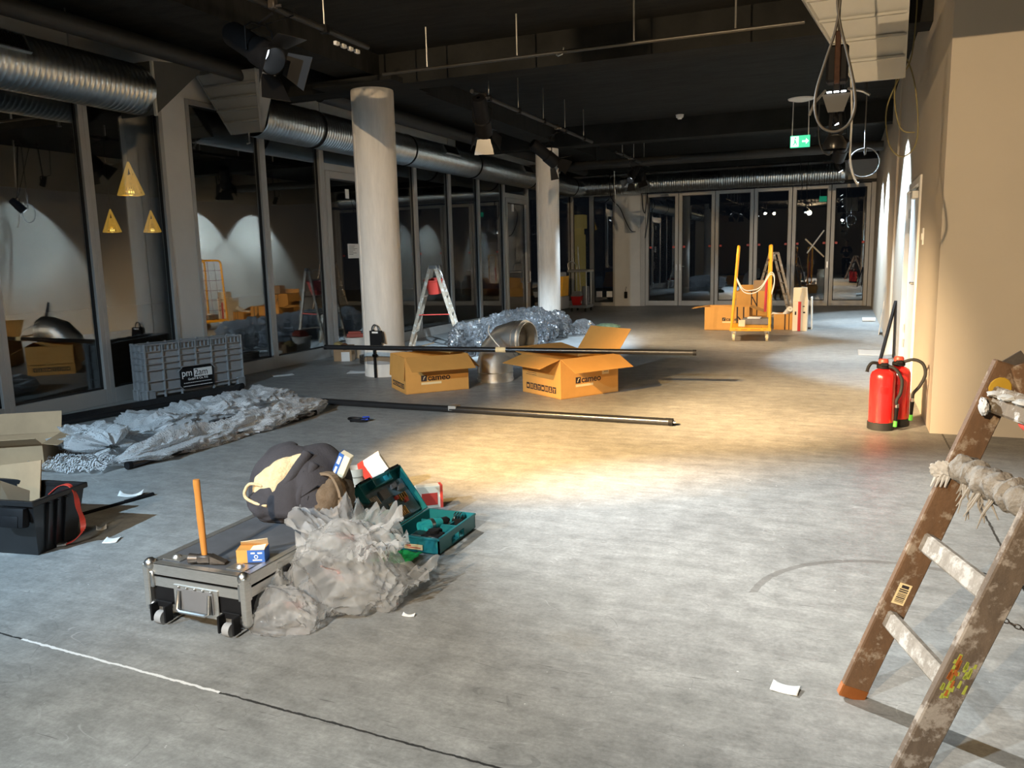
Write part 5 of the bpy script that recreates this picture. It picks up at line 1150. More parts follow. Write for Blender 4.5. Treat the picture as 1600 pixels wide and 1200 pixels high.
bk = thing('bucket', 'red bucket hanging inside the wooden step ladder', 'bucket', (-5.92, 11.30, 0.86))
B().lathe([(0.001, 0.0), (0.10, 0.0), (0.145, 0.21), (0.155, 0.21), (0.155, 0.225), (0.135, 0.225), (0.095, 0.008), (0.001, 0.008)], 28, Matrix.Rotation(R(8), 4, 'X')).to('body', M['redpl'], bk)
B().tube([(0.15 * math.cos(a), 0, 0.21 + 0.20 * math.sin(a)) for a in [k * PI / 10 for k in range(11)]], 0.005, 6).to('bail', M['steel'], bk)
# ---- white bucket and box at the window
t = thing('paint_bucket', 'white paint bucket beside the window frame left of the column', 'bucket', (-6.55, 9.95, 0))
B().lathe([(0.001, 0.0), (0.115, 0.0), (0.135, 0.27), (0.148, 0.272), (0.148, 0.30), (0.125, 0.30), (0.11, 0.01), (0.001, 0.01)], 28).to('body', M['white'], t)
t = thing('red_box', 'small red box lying on top of the white bucket', 'box', (-6.53, 9.95, 0.302), 25)
B().bx(-0.12, 0.12, -0.07, 0.07, 0, 0.055, 0.004).bx(-0.10, 0.08, -0.06, 0.05, 0.055, 0.085, 0.004).to('carton', mat('dull_red_card', (0.33, 0.06, 0.04), 0.6), t, 0)
t = thing('small_carton', 'small open carton with dark stain in front of the white bucket', 'box', (-6.52, 9.62, 0), 18)
B().bx(-0.13, 0.13, -0.09, 0.09, 0, 0.22, 0.003).to('carton', M['cardold'], t, 0)
B().bx(-0.02, 0.10, -0.092, -0.089, 0.0, 0.13).to('white_panel', M['paper'], t, 0)
B().blob((0.03, -0.06, 0.20), (0.055, 0.05, 0.055), 95, 3, 0.3, 3).to('stain_rag', mat('brown_rag', (0.14, 0.06, 0.03), 0.9), t)
B().blob((-0.08, 0.0, 0.22), (0.07, 0.08, 0.05), 96, 3, 0.3, 3).to('yellow_tissue', mat('yellow_tissue', (0.45, 0.35, 0.15), 0.9), t)
t = thing('wire_roll', 'roll of pale wire on the floor behind the column foot', 'wire', (-6.02, 9.45, 0.0))
b = B()
for k in range(5): b.tube([(0.11 * math.cos(a * PI / 12), 0.11 * math.sin(a * PI / 12), 0.014 + 0.022 * k) for a in range(24)], 0.012, 6, True)
b.to('coil', M['cable'], t, 180)
# ---- socket post in front of the column
t = thing('power_post', 'black power post with socket box clamped to the first column', 'power post', (-5.17, 8.255, 0))
B().bx(-0.012, 0.012, -0.012, 0.012, 0, 0.58, 0.003).cyl((-0.02, 0, 0.27), (0.03, 0, 0.27), 0.02, n=12).to('post', M['blk'], t, 0)
B().prism([(-0.035, -0.03, 0.36), (0.10, -0.03, 0.36), (0.10, -0.03, 0.43), (0.14, -0.03, 0.43), (0.12, -0.03, 0.57), (-0.035, -0.03, 0.57)], (0, 0.035, 0)).to('box', M['blk'], t, 0)
B().bx(0.0, 0.08, -0.0315, -0.0295, 0.54, 0.56).to('label', M['paper'], t, 0)
B().tube([(0.03 + 0.045 * math.cos(a), -0.01, 0.57 + 0.07 * math.sin(a)) for a in [k * PI / 10 for k in range(11)]], 0.008, 8).to('hook', M['cable'], t)
# ---- grey crate with sign
dirc = math.degrees(math.atan2(1.15, 0.29))
t = thing('plastic_crate', 'large grey lattice plastic crate with a black name sign', 'crate', (-6.60, 6.15, 0.0), dirc)
CL, CW, CH = 1.19, 0.28, 0.60
b = B(); b.bx(0.02, CL - 0.02, 0.025, 0.035, 0.06, CH - 0.02).bx(0.02, CL - 0.02, CW - 0.035, CW - 0.025, 0.06, CH - 0.02).bx(0.025, 0.035, 0.02, CW - 0.02, 0.06, CH - 0.02).bx(CL - 0.035, CL - 0.025, 0.02, CW - 0.02, 0.06, CH - 0.02).bx(0.02, CL - 0.02, 0.02, CW - 0.02, 0.06, 0.075)
b.to('inner_wall', M['grey'], t, 0)
b = B()
for z in (CH - 0.008, CH - 0.075, CH - 0.14, CH - 0.205, CH - 0.27, CH - 0.385, CH - 0.49):
    h = 0.008
    b.bx(0.03, CL - 0.03, 0, 0.03, z - h, z).bx(0.03, CL - 0.03, CW - 0.03, CW, z - h, z).bx(0, 0.03, 0.03, CW - 0.03, z - h, z).bx(CL - 0.03, CL, 0.03, CW - 0.03, z - h, z)
    for cx_, cy_ in ((0.03, 0.03), (CL - 0.03, 0.03), (0.03, CW - 0.03), (CL - 0.03, CW - 0.03)): b.cyl((cx_, cy_, z - h), (cx_, cy_, z), 0.0305, n=16)
b.to('rim_rib', M['grey'], t, 0)
b = B()
for k in range(7):
    x = 0.02 + k * (CL - 0.04) / 6
    lo_ = 0.02 if k not in (3,) else 0.33
    b.bx(x - 0.006, x + 0.006, 0.0, 0.028, lo_, CH)
    b.bx(x - 0.006, x + 0.006, CW - 0.028, CW, 0.02, CH)
for k in range(24):
    x = 0.05 + k * (CL - 0.1) / 23; b.bx(x - 0.002, x + 0.002, 0.004, 0.028, CH - 0.075, CH - 0.008)
for k in range(3):
    y = 0.05 + k * 0.09; b.bx(-0.0, 0.028, y - 0.005, y + 0.005, 0.02, CH).bx(CL - 0.028, CL, y - 0.005, y + 0.005, 0.02, CH)
b.to('upright_rib', M['grey'], t, 0)
for x in (0.0, CL - 0.10):
    for y in (0.0, CW - 0.10): B().bx(x, x + 0.10, y, y + 0.10, 0.0, 0.12, 0.006).to('foot', M['grey'], t, 0)
sg = B().bx(0.385, 0.785, -0.006, 0.002, 0.085, 0.315, 0.012).to('name_sign', M['blk'], t, 0)
B().bx(0.545, 0.765, -0.0072, -0.0058, 0.20, 0.29, 0.001).to('white_field', M['paper'], sg, 0)
text('sign_text', 'pm', 0.105, M['paper'], sg, frame((0.400, -0.0068, 0.218), (1, 0, 0), (0, 0, 1)), 0.0006, 0.001, 0.95)
text('sign_text', '2am', 0.100, M['ink'], sg, frame((0.552, -0.0078, 0.215), (1, 0, 0), (0, 0, 1)), 0.0006, 0.0, 0.95)
text('sign_text', 'GmbH & Co. KG', 0.034, M['paper'], sg, frame((0.47, -0.0065, 0.172), (1, 0, 0), (0, 0, 1)), 0.0005, 0.0006)
b = B()
for z, x0, x1 in ((0.140, 0.42, 0.75), (0.105, 0.41, 0.76)):
    x = x0
    while x < x1:
        w = random.uniform(0.006, 0.02); b.bx(x, min(x + w, x1), -0.0072, -0.0058, z, z + 0.007); x += w + 0.004
b.to('small_print', M['paper'], sg, 0)
b = B(); b.beam((0.36, -0.004, 0.13), (0.42, -0.004, 0.07), 0.01, 0.012, up=(0, 1, 0)).beam((0.75, -0.004, 0.33), (0.81, -0.004, 0.27), 0.01, 0.012, up=(0, 1, 0)).beam((0.36, -0.004, 0.27), (0.42, -0.004, 0.33), 0.01, 0.012, up=(0, 1, 0)); b.to('sign_bracket', M['grey'], t, 0)
# ---- floor papers
M['sheetgrey'] = mat('grey_board', (0.36, 0.345, 0.32), 0.8, var=0.05)
def paper(label, x, y, w, d, rz, nm='paper_sheet', m='paper', curl=0.006):
    t = B(); 
    def f(u, v): return ((u - .5) * w, (v - .5) * d, 0.001 + curl * ((2 * u - 1) ** 2) * (0.5 + v))
    t.grid(8, 6, f); o = t.to(nm, M[m], None, 180); o.location = (x, y, 0.001); o.rotation_euler = (0, 0, R(rz)); s = o.modifiers.new('thickness', 'SOLIDIFY'); s.thickness = 0.0012; s.offset = 1
    return tag(o, label, 'paper')
paper('white paper scrap on the floor left of the near ladder foot', -0.125, 2.555, 0.085, 0.055, -8)
paper('white paper scrap between black bin and flight case', -3.45, 2.90, 0.07, 0.08, 30)
paper('small white scrap beside the end of the red strap', -3.66, 3.02, 0.05, 0.05, 50, curl=0.012)
paper('white paper sheet on the floor left of the column foot', -5.62, 8.62, 0.30, 0.20, 20)
paper('grey-white card on the floor below the windows behind the crate', -6.45, 8.15, 0.26, 0.14, 50)
paper('pale flat sheet on the floor against the right wall', 0.40, 11.9, 0.36, 0.7, 0, m='sheetgrey')
paper('tiny white scrap on the floor in front of the clear film', -1.55, 2.63, 0.05, 0.02, 10)
paper('crumpled white and blue scrap behind the black bin', -4.02, 3.55, 0.14, 0.05, 30, curl=0.02)
t = thing('thin_rod', 'long thin black rod lying on the floor behind the bin', 'rod', (-3.985, 3.12, 0.008))
B().cyl((0, 0, 0), (0.09, 0.46, 0), 0.010, n=10).cyl((0.06, 0.30, 0), (0.095, 0.48, 0), 0.013, n=10).to('rod', M['blk'], t)
t = thing('white_tube', 'small white paper tube on the far floor near the right wall', 'paper', (0.5, 16.97, 0.04))
B().cyl((-0.13, 0, 0), (0.10, 0, 0), 0.038, n=14).to('roll', M['paper'], t)
# ---- yellow trolley
t = thing('roll_trolley', 'yellow platform trolley with two tall mesh ends tied by cord', 'trolley', (-1.36, 13.45, 0), 6)
B().bx(-0.31, 0.31, -0.47, 0.47, 0.165, 0.215, 0.006).to('platform', M['yellow'], t, 0)
b = B()
for k in range(14): b.box((-0.17 + 0.026 * k, -0.36, 0.2155), (0.012, 0.16, 0.002))
for x0, x1 in ((-0.23, -0.19), (-0.14, -0.05), (0.0, 0.15), (0.19, 0.24)): b.bx(x0, x1, -0.4715, -0.4695, 0.185, 0.197)
b.to('worn_lettering', mat('worn_dark_orange', (0.55, 0.22, 0.02), 0.6), t, 0)
for sx in (-1, 1):
    for sy in (-1, 1):
        b = B(); b.bx(sx * 0.25 - 0.035, sx * 0.25 + 0.035, sy * 0.38 - 0.04, sy * 0.38 + 0.04, 0.150, 0.166).bx(sx * 0.25 - 0.028, sx * 0.25 - 0.022, sy * 0.38 - 0.025, sy * 0.38 + 0.025, 0.05, 0.15).bx(sx * 0.25 + 0.022, sx * 0.25 + 0.028, sy * 0.38 - 0.025, sy * 0.38 + 0.025, 0.05, 0.15)
        c = b.to('caster', M['steel'], t, 0); B().cyl((sx * 0.25 - 0.018, sy * 0.38, 0.062), (sx * 0.25 + 0.018, sy * 0.38, 0.062), 0.062, n=22).to('wheel', M['cream'], c)
def mesh_end(x0, x1, lab):
    b = B(); top = 1.47
    path = smoothpts([(x0, -0.45, 0.20), (x0 + (x1 - x0) * .5, -0.45, 0.85), (x1 - (x1 - x0) * .08, -0.45, top - 0.10), (x1, -0.41, top - 0.015), (x1, -0.33, top), (x1, 0.33, top), (x1, 0.41, top - 0.015), (x1 - (x1 - x0) * .08, 0.45, top - 0.10), (x0 + (x1 - x0) * .5, 0.45, 0.85), (x0, 0.45, 0.20)], 5)
    b.tube(path, 0.021, 10); e = b.to('end_frame', M['yellow'], t, 60)
    b = B(); lx = lambda z: x0 + (x1 - x0) * (z - 0.2) / (top - 0.2)
    for k in range(4): y = -0.27 + k * 0.18; b.cyl((x0, y, 0.22), (x1, y, top), 0.004, n=6)
    for k in range(5): z = 0.42 + k * 0.21; b.cyl((lx(z), -0.45, z), (lx(z), 0.45, z), 0.004, n=6)
    b.to('wire_mesh', mat('dark_red_wire', (0.20, 0.03, 0.02), 0.5), e)
mesh_end(-0.285, -0.20, 'l'); mesh_end(0.285, 0.285, 'r')
b = B()
for dz, sag_ in ((0.0, 0.20), (-0.03, 0.22)):
    b.tube(smoothpts([(-0.23, -0.46, 1.02 + dz), (-0.12, -0.46, 0.88 + dz - sag_ * .3), (0.02, -0.46, 1.0 - sag_ + dz), (0.15, -0.46, 0.86 + dz), (0.27, -0.47, 1.06 + dz), (0.33, -0.46, 1.03 + dz), (0.335, -0.46, 0.9 + dz), (0.30, -0.46, 0.76 + dz)], 6), 0.008, 6)
b.to('tied_cord', M['rope'], t, 180)
tr = thing('red_strap', 'red strap hanging down inside the right end of the trolley', 'strap', (-1.12, 13.25, 0.45))
B().prism([(-0.02, 0, 0), (0.02, 0, 0), (0.03, 0.02, 0.5), (-0.005, 0.02, 0.55)], (0, 0.01, 0)).to('webbing', M['redtape'], tr, 0)
t = thing('grey_case', 'flat grey case lying on the yellow trolley platform', 'case', (-1.30, 13.68, 0.217))
B().bx(-0.20, 0.22, -0.15, 0.15, 0, 0.10, 0.008).to('body', M['greyd'], t, 0)
B().bx(-0.12, 0.08, -0.13, 0.12, 0.10, 0.115).to('pale_lid', M['paper'], t, 0)
t = thing('small_carton', 'small pale carton standing on the left of the trolley platform', 'box', (-1.47, 13.25, 0.217))
B().bx(-0.05, 0.05, -0.04, 0.04, 0, 0.10, 0.002).to('carton', M['cardpale'], t, 0)
# ---- cartons around the trolley
t = carton('cardboard_box', 'cameo carton with open flaps left of the yellow trolley', 0.78, 0.55, 0.42, (-2.30, 14.83, 0), 0, {'l': (98, 0.24), 'r': (112, 0.26), 'b': (178, 0.26)})
cameo(t, 0.78, 0.42, 0.95, x0=0.40, z=0.42)
b = B(); b.bx(0.56, 0.585, -0.001, 0.0006, 0, 0.42).bx(0.67, 0.695, -0.001, 0.0006, 0, 0.42).beam((0.58, -0.0004, 0.25), (0.68, -0.0004, 0.14), 0.0012, 0.02); b.to('black_marking', M['ink'], t, 0)
t = carton('cardboard_box', 'tall cardboard box behind the cameo carton at the trolley', 0.62, 0.45, 0.66, (-1.86, 15.75, 0), 0, {'l': (160, 0.2), 'b': (20, 0.1)})
b = B(); b.bx(0.27, 0.29, -0.001, 0.0006, 0.2, 0.66).bx(0.37, 0.39, -0.001, 0.0006, 0.2, 0.66).beam((0.29, -0.0004, 0.55), (0.38, -0.0004, 0.38), 0.0012, 0.02).bx(0.22, 0.36, -0.001, 0.0006, 0.645, 0.66); b.to('black_marking', M['ink'], t, 0)
t = thing('small_carton', 'small carton lying on top of the tall cardboard box', 'box', (-1.45, 15.97, 0.60))
B().bx(-0.11, 0.11, -0.1, 0.1, 0.06, 0.25, 0.002).bx(-0.3, 0.2, -0.18, 0.2, 0.05, 0.062).to('carton', M['cardold'], t, 0)
t = carton('cardboard_box', 'low brown box right of the trolley with white rolls', 0.36, 0.40, 0.28, (-1.12, 15.05, 0), 4, {'r': (170, 0.15), 'l': (120, 0.1)})
b = B(); b.bx(0.18, 0.20, -0.001, 0.0006, 0, 0.28).bx(0.25, 0.265, -0.001, 0.0006, 0, 0.28).bx(0.32, 0.335, -0.001, 0.0006, 0, 0.28); b.to('black_marking', M['ink'], t, 0)
for k, (x, y, z, rx, rz, lb) in enumerate(((-0.90, 15.25, 0.31, 62, 25, 'white paper roll sticking up from the low brown box'), (-1.05, 15.2, 0.24, 80, -70, 'pale roll lying flat in the low brown box'))):
    t = thing('paper_roll', lb, 'roll', (x, y, z), (R(rx), 0, R(rz)))
    B().lathe([(0.012, -0.12), (0.05, -0.12), (0.05, 0.12), (0.012, 0.12), (0.012, -0.12)], 24).to('roll', M['paper'], t)
t = thing('tall_carton', 'tall white carton with red tape right of the trolley', 'box', (-0.675, 14.98, 0))
b = B(); b.bx(-0.12, 0.12, -0.12, 0.30, 0, 0.52, 0.003).hexa([(-0.12, -0.12, 0.52), (0.12, -0.12, 0.52), (0.12, 0.12, 0.52), (-0.12, 0.12, 0.52)], [(-0.115, -0.10, 0.75), (0.105, -0.10, 0.75), (0.10, 0.08, 0.75), (-0.11, 0.08, 0.75)]); b.to('carton', mat('whitish_carton', (0.78, 0.70, 0.56), 0.75, var=0.04), t, 0)
B().bx(-0.035, 0.015, -0.1225, -0.1195, 0, 0.51).to('red_tape', M['redtape'], t, 0)
b = B(); b.bx(0.04, 0.075, -0.1222, -0.1198, 0.42, 0.435).bx(0.05, 0.085, -0.1222, -0.1198, 0.31, 0.335).bx(-0.085, -0.06, -0.1222, -0.1198, 0.28, 0.34); b.to('print', M['ink'], t, 0)
t = thing('leaning_board', 'grey board leaning behind the tall white carton', 'board', (-0.50, 15.4, 0))
B().prism([(0, -0.2, 0.0), (0.0, 0.25, 0.0), (-0.02, 0.22, 0.56), (-0.02, -0.15, 0.56)], (0.02, 0, 0)).to('board', M['paper'], t, 0)
t, f0, f1, ap, wv = aframe('wooden step ladder behind the yellow trolley near the folding doors', ((-1.72, 17.95, 0), (-0.93, 17.95, 0)), (-0.12, 0.42, 0), 1.36, 5, M['oldlad'], M['oldlad'])
# ---- cleaning cart and scrubber in the far corner
t = thing('cleaning_cart', 'grey cleaning cart with red bucket and mop behind the far column', 'cart', (-6.12, 19.6, 0))
B().bx(-0.22, 0.24, -0.3, 0.3, 0.09, 0.16, 0.01).bx(0.0, 0.18, 0.05, 0.12, 0.16, 0.62, 0.01).to('base', M['grey'], t, 0)
for sx in (-0.17, 0.19):
    for sy in (-0.24, 0.24): B().cyl((sx - 0.015, sy, 0.045), (sx + 0.015, sy, 0.045), 0.045, n=16).to('wheel', M['rubber'], t)
B().lathe([(0.001, 0), (0.10, 0), (0.14, 0.22), (0.15, 0.23), (0.13, 0.23), (0.09, 0.01), (0.001, 0.01)], 4, Matrix.Translation((-0.06, -0.15, 0.16)) @ Matrix.Rotation(PI / 4, 4, 'Z') @ Matrix.Diagonal((1.25, 1.25, 1, 1))).to('red_bucket', M['red'], t, 0)
B().hexa([(-0.18, -0.28, 0.38), (0.06, -0.28, 0.38), (0.06, -0.04, 0.38), (-0.18, -0.04, 0.38)], [(-0.16, -0.25, 0.50), (0.04, -0.25, 0.50), (0.04, -0.06, 0.50), (-0.16, -0.06, 0.50)]).to('mop_press', M['grey'], t, 0)
b = B(); b.cyl((0.2, -0.2, 0.16), (0.2, -0.2, 1.0), 0.014, n=10).cyl((0.2, 0.2, 0.16), (0.2, 0.2, 1.0), 0.014, n=10).cyl((-0.18, 0.2, 0.16), (-0.18, 0.2, 1.0), 0.014, n=10).bx(-0.28, 0.26, -0.26, 0.26, 0.98, 1.04, 0.01).tube(smoothpts([(-0.26, -0.2, 1.04), (-0.27, -0.2, 1.2), (-0.15, -0.2, 1.24), (-0.05, -0.2, 1.16), (-0.04, -0.2, 1.04)], 5), 0.012, 8); b.to('tray_frame', M['alu'], t)
B().cyl((0.04, -0.1, 0.2), (-0.06, -0.05, 1.62), 0.012, n=10).to('mop_handle', M['alu'], t)
t = thing('floor_scrubber', 'yellow and grey floor scrubber half hidden behind the far column', 'cleaning machine', (-6.55, 18.9, 0))
B().bx(-0.28, 0.26, -0.3, 0.3, 0.10, 0.42, 0.05, 2).to('lower_body', M['grey'], t)
B().hexa([(-0.26, -0.26, 0.42), (0.24, -0.26, 0.42), (0.24, 0.26, 0.42), (-0.26, 0.26, 0.42)], [(-0.2, -0.18, 0.86), (0.28, -0.22, 0.90), (0.28, 0.2, 0.90), (-0.2, 0.18, 0.86)]).to('yellow_tank', M['yellow'], t, 0)
B().bx(-0.24, 0.22, -0.2, 0.2, 0.88, 1.0, 0.03, 2).to('tank_lid', M['grey'], t)
for sx in (-0.2, 0.2): B().cyl((sx - 0.03, -0.2, 0.10), (sx + 0.03, -0.2, 0.10), 0.10, n=20).to('wheel', M['rubber'], t)
B().tube([(-0.25, -0.38, 0.06), (0.0, -0.42, 0.05), (0.35, -0.36, 0.06)], 0.025, 8).to('squeegee', M['steel'], t)
for k, (x, lb) in enumerate(((-6.22, 'white paper slip taped low on the left far window'), (-5.93, 'white paper slip taped low on the right far window'))):
    o = B().bx(x - 0.08, x + 0.08, YB - 0.002, YB + 0.010, 0.24, 0.40).to('window_slip', M['paper'], None, 0); tag(o, lb, 'paper')
# ---- fire extinguishers
def extinguisher(label, loc, rz, s=1.0, hose_pts=None, handle=True):
    t = thing('fire_extinguisher', label, 'fire extinguisher', loc, rz)
    r = 0.092
    B().lathe([(0.001, 0.055), (r, 0.055), (r, 0.395), (r * 0.97, 0.425), (r * 0.85, 0.45), (r * 0.55, 0.468), (0.035, 0.475), (0.035, 0.485), (0.001, 0.485)], 40).to('cylinder', M['red'], t, 50)
    B().lathe([(r - 0.003, 0.002), (r + 0.006, 0.004), (r + 0.006, 0.058), (r + 0.001, 0.062), (r - 0.006, 0.06), (0.001, 0.06)], 40).to('base_ring', M['rubber'], t)
    b = B(); b.lathe([(0.034, 0.475), (0.048, 0.48), (0.048, 0.505), (0.03, 0.515), (0.001, 0.515)], 24).box((0, 0, 0.51), (0.05, 0.11, 0.03), bev=0.006); v = b.to('valve', M['blk'], t)
    B().lathe([(0.001, 0.553), (0.03, 0.55), (0.038, 0.535), (0.036, 0.515), (0.001, 0.515)], 20, Matrix.Diagonal((1, 1, 1, 1))).to('red_knob', M['redpl'], v)
    b = B(); b.tube(smoothpts([(-0.03, 0, 0.515), (-0.08, 0, 0.52), (-0.105, 0, 0.49), (-0.115, 0, 0.45)], 5), [0.012] * 15 + [0.016], 10); 
    if handle: b.to('carry_lever', M['blk'], t)
    else: b.bm.free()
    h = B().tube(smoothpts(hose_pts, 7), 0.0125, 12).to('hose', M['rubber'], t, 180)
    e = Vx(hose_pts[-1])
    B().cyl(e + Vx((0, 0, 0.012)), e - Vx((0, 0, 0.015)), 0.015, n=14).to('hose_ferrule', M['steel'], h)
    B().cyl(e - Vx((0, 0, 0.015)), e - Vx((0.004, 0, 0.12)), 0.016, 0.012, 14).to('nozzle', M['blk'], h)
    B().cyl(e - Vx((0.004, 0, 0.12)), e - Vx((0.006, 0, 0.165)), 0.0145, n=14).to('nozzle_cap', M['lime'], h)
    b = B(); b.lathe([(r + 0.0006, 0.29), (r + 0.0006, 0.34)], 40); b.bm.faces.ensure_lookup_table()
    bmesh.ops.delete(b.bm, geom=[f for f in b.bm.faces if f.calc_center_median().y > -0.086], context='FACES')
    b.to('faint_label', mat('dark_red_print', (0.50, 0.01, 0.01), 0.4), t)
    return t
extinguisher('red fire extinguisher nearer the camera beside the wall corner', (0.312, 6.80, 0), 8, hose_pts=[(0.03, -0.03, 0.50), (0.08, -0.04, 0.475), (0.125, -0.05, 0.40), (0.12, -0.06, 0.30), (0.09, -0.08, 0.24), (0.095, -0.075, 0.20)])
extinguisher('second red fire extinguisher, with wide looping hose, behind the first', (0.43, 6.985, 0), 5, hose_pts=[(0.03, -0.02, 0.51), (0.10, -0.03, 0.53), (0.165, -0.04, 0.50), (0.185, -0.05, 0.42), (0.15, -0.06, 0.33), (0.105, -0.07, 0.27), (0.10, -0.07, 0.22)], handle=False)
# ---- black-framed panel leaning on the right wall
t = thing('framed_board', 'white panel with thick black frame leaning against the right wall', 'panel', (0.47, 11.1, 0))
b = B(); b.beam((0, 0.0, 0.0), (0.165, 0.35, 0.72), 0.03, 0.035).beam((0.165, 0.35, 0.72), (0.155, 0.12, 0.02), 0.03, 0.03); b.to('black_edge', M['blk'], t, 0)
b = B(); b.prism([(0.02, 0.06, 0.06), (0.155, 0.14, 0.06), (0.165, 0.34, 0.68)], (0.004, -0.004, 0)).to('panel', M['white'], t, 0)
t = thing('wall_board', 'white narrow panel leaning on the far right wall', 'panel', (0.56, 14.35, 0))
B().prism([(0, 0, 0), (0.02, 0.5, 0), (0.075, 0.5, 0.5), (0.06, 0.0, 0.55)], (0.012, 0, 0)).to('board', M['white'], t, 0)
# ---- near ladder (right foreground)
t = thing('step_ladder', 'paint-crusted brown wooden step ladder at the right edge', 'ladder', (0.068, 2.576, 0))
T0 = Vx((0.068, 2.576, 0))
wv = Vx((0.128, -0.385, 0)); nr = wv.normalized()
foot = Vx((0, 0, 0)); top = Vx((0.372, 0.03, 1.07)); ln = (top - foot).normalized()
for o, m_, nm in ((0, 'rail1', 'smooth brown rail'), (1, 'rail2', 'grey paint-crusted rail')):
    b = B(); b.beam(foot + wv * o, top + wv * o, 0.027, 0.082, up=nr.cross(ln), bev=0.004); rl = b.to('leg', M[m_], t, 0); rl['label'] = nm
    if o == 0:
        b = B(); b.beam(foot - ln * 0.0 , foot + ln * 0.045, 0.029, 0.084, up=nr.cross(ln), bev=0.004); b.to('copper_foot', mat('copper_foot_cap', (0.45, 0.15, 0.04), 0.3, metal=0.6, var=0.2), rl, 0)
        c = foot + ln * 0.385 + nr * 0.0142; ux = ln; uy = nr.cross(ln).normalized()
        b = B()
        def sq(b, u0, u1, v0, v1, d):
            P = [c + ux * u + uy * v + nr * d for u, v in ((u0, v0), (u1, v0), (u1, v1), (u0, v1))]; b.prism(P, nr * 0.0004)
        sq(b, -0.035, 0.035, -0.019, 0.019, 0.0); st = b.to('barcode_label', M['cream'], rl, 0)
        b = B(); k = -0.028
        while k < 0.015:
            w = random.choice((0.0015, 0.0025, 0.004)); sq(b, k, k + w, -0.014, 0.013, 0.0005); k += w + 0.0025
        sq(b, 0.02, 0.03, -0.012, 0.010, 0.0005); b.to('barcode_print', M['ink'], st, 0)
        b = B(); P = foot + ln * 1.06 + nr * 0.0145; b.lathe([(0.001, 0.002), (0.03, 0.002), (0.032, 0.0)], 14, frame(P, ln, uy) @ Matrix.Rotation(0, 4, 'X')); b.to('yellow_paint', mat('mustard_paint', (0.42, 0.26, 0.02), 0.7), rl)
    else:
        c2 = foot + wv + ln * 0.33 + nr * 0.0142; uy = nr.cross(ln).normalized(); random.seed(3); b = B()
        for k in range(26):
            u_ = random.uniform(-0.06, 0.06); v_ = random.uniform(-0.03, 0.028); l_ = random.uniform(0.01, 0.03)
            P = [c2 + ln * (u_ + a_ * l_) + uy * (v_ + b_ * 0.004) for a_, b_ in ((-.5, -1), (.5, -.6), (.5, .8), (-.5, 1))]; b.prism(P, nr * 0.0006)
        b.to('lime_paint', mat('lime_paint', (0.38, 0.42, 0.06), 0.7), rl, 0)
        b = B()
        for k in range(10):
            u_ = random.uniform(-0.05, 0.05); v_ = random.uniform(0.005, 0.036); l_ = random.uniform(0.01, 0.03)
            P = [c2 + ln * (u_ + a_ * l_) + uy * (v_ + b_ * 0.004) for a_, b_ in ((-.5, -1), (.5, -.6), (.5, .8), (-.5, 1))]; b.prism(P, nr * 0.0008)
        b.to('orange_paint', mat('orange_paint', (0.40, 0.12, 0.02), 0.7), rl, 0)
for f, m_, ww, hh in ((0.262, 'rung', 0.055, 0.03), (0.497, 'rung', 0.058, 0.03), (0.905, 'rung2', 0.075, 0.035)):
    p = foot.lerp(top, f); b = B(); b.beam(p - nr * 0.01 + Vx((0, 0, .0)), p + wv + nr * 0.01, ww, hh, up=nr.cross(ln), bev=0.006)
    b.to('rung', M[m_], t, 0)
p = foot.lerp(top, 0.715); b = B(); b.beam(p, p + wv, 0.05, 0.03, up=nr.cross(ln), bev=0.006); rg = b.to('rung', M['rung'], t, 0)
# rag bundle around the third rung
b = B(); b.tube([p + wv * (0.06 + 0.022 * k_) for k_ in range(41)], [0.040 + 0.006 * math.sin(k_ * 0.9) - (0.008 if k_ in (9, 10, 22, 31) else 0) for k_ in range(41)], 24)
for v in b.bm.verts:
    q = v.co * 30; v.co += Vx((noise.noise(q), noise.noise(q + Vx((7, 0, 0))), noise.noise(q + Vx((0, 9, 0))))) * 0.011
wr = b.to('plaster_wrap', M['plaster'], rg, 60)
b = B(); random.seed(9)
for k in range(16):
    u = random.uniform(0.2, 0.62); s0 = p + wv * u + Vx((-0.03, -0.01, -0.025)); e0 = s0 + Vx((random.uniform(-0.04, 0.03), random.uniform(-0.02, 0.02), -random.uniform(0.03, 0.085)))
    b.tube([s0, (s0 + e0) / 2 + Vx((random.uniform(-.01, .01), 0, 0)), e0], [0.004, 0.003, 0.0015], 5)
hs_ = b.to('hanging_strands', mat('frayed_strands', (0.27, 0.245, 0.21), 0.9), wr)
hs_['kind'] = 'stuff'
b = B(); c = p + Vx((-0.05, -0.03, -0.005))
b.blob(c, (0.030, 0.012, 0.026), 44, 4, 0.5, 2.2)
for k in range(4): b.tube([c + Vx((-0.01 * k + 0.02, 0, -0.015)), c + Vx((-0.012 * k + 0.01, -0.01, -0.05))], [0.007, 0.002], 5)
b.to('white_tatter', mat('dirty_white_plastic', (0.46, 0.45, 0.43), 0.7), wr)
# plaster blobs on top and top step
b = B()
for u in (0.1, 0.25, 0.45, 0.62, 0.8): b.blob(foot.lerp(top, 0.905) + wv * u + Vx((0.0, 0, 0.02)), (0.035, 0.04, 0.010), int(u * 100), 3, 0.4, 3)
b.blob(foot.lerp(top, 0.90) + wv * 0.12 + Vx((-0.04, 0, -0.01)), (0.012, 0.045, 0.025), 17, 3, 0.4, 3); b.to('plaster_crust', mat('white_plaster_crust', (0.44, 0.44, 0.43), 0.8, bump=0.4), t)
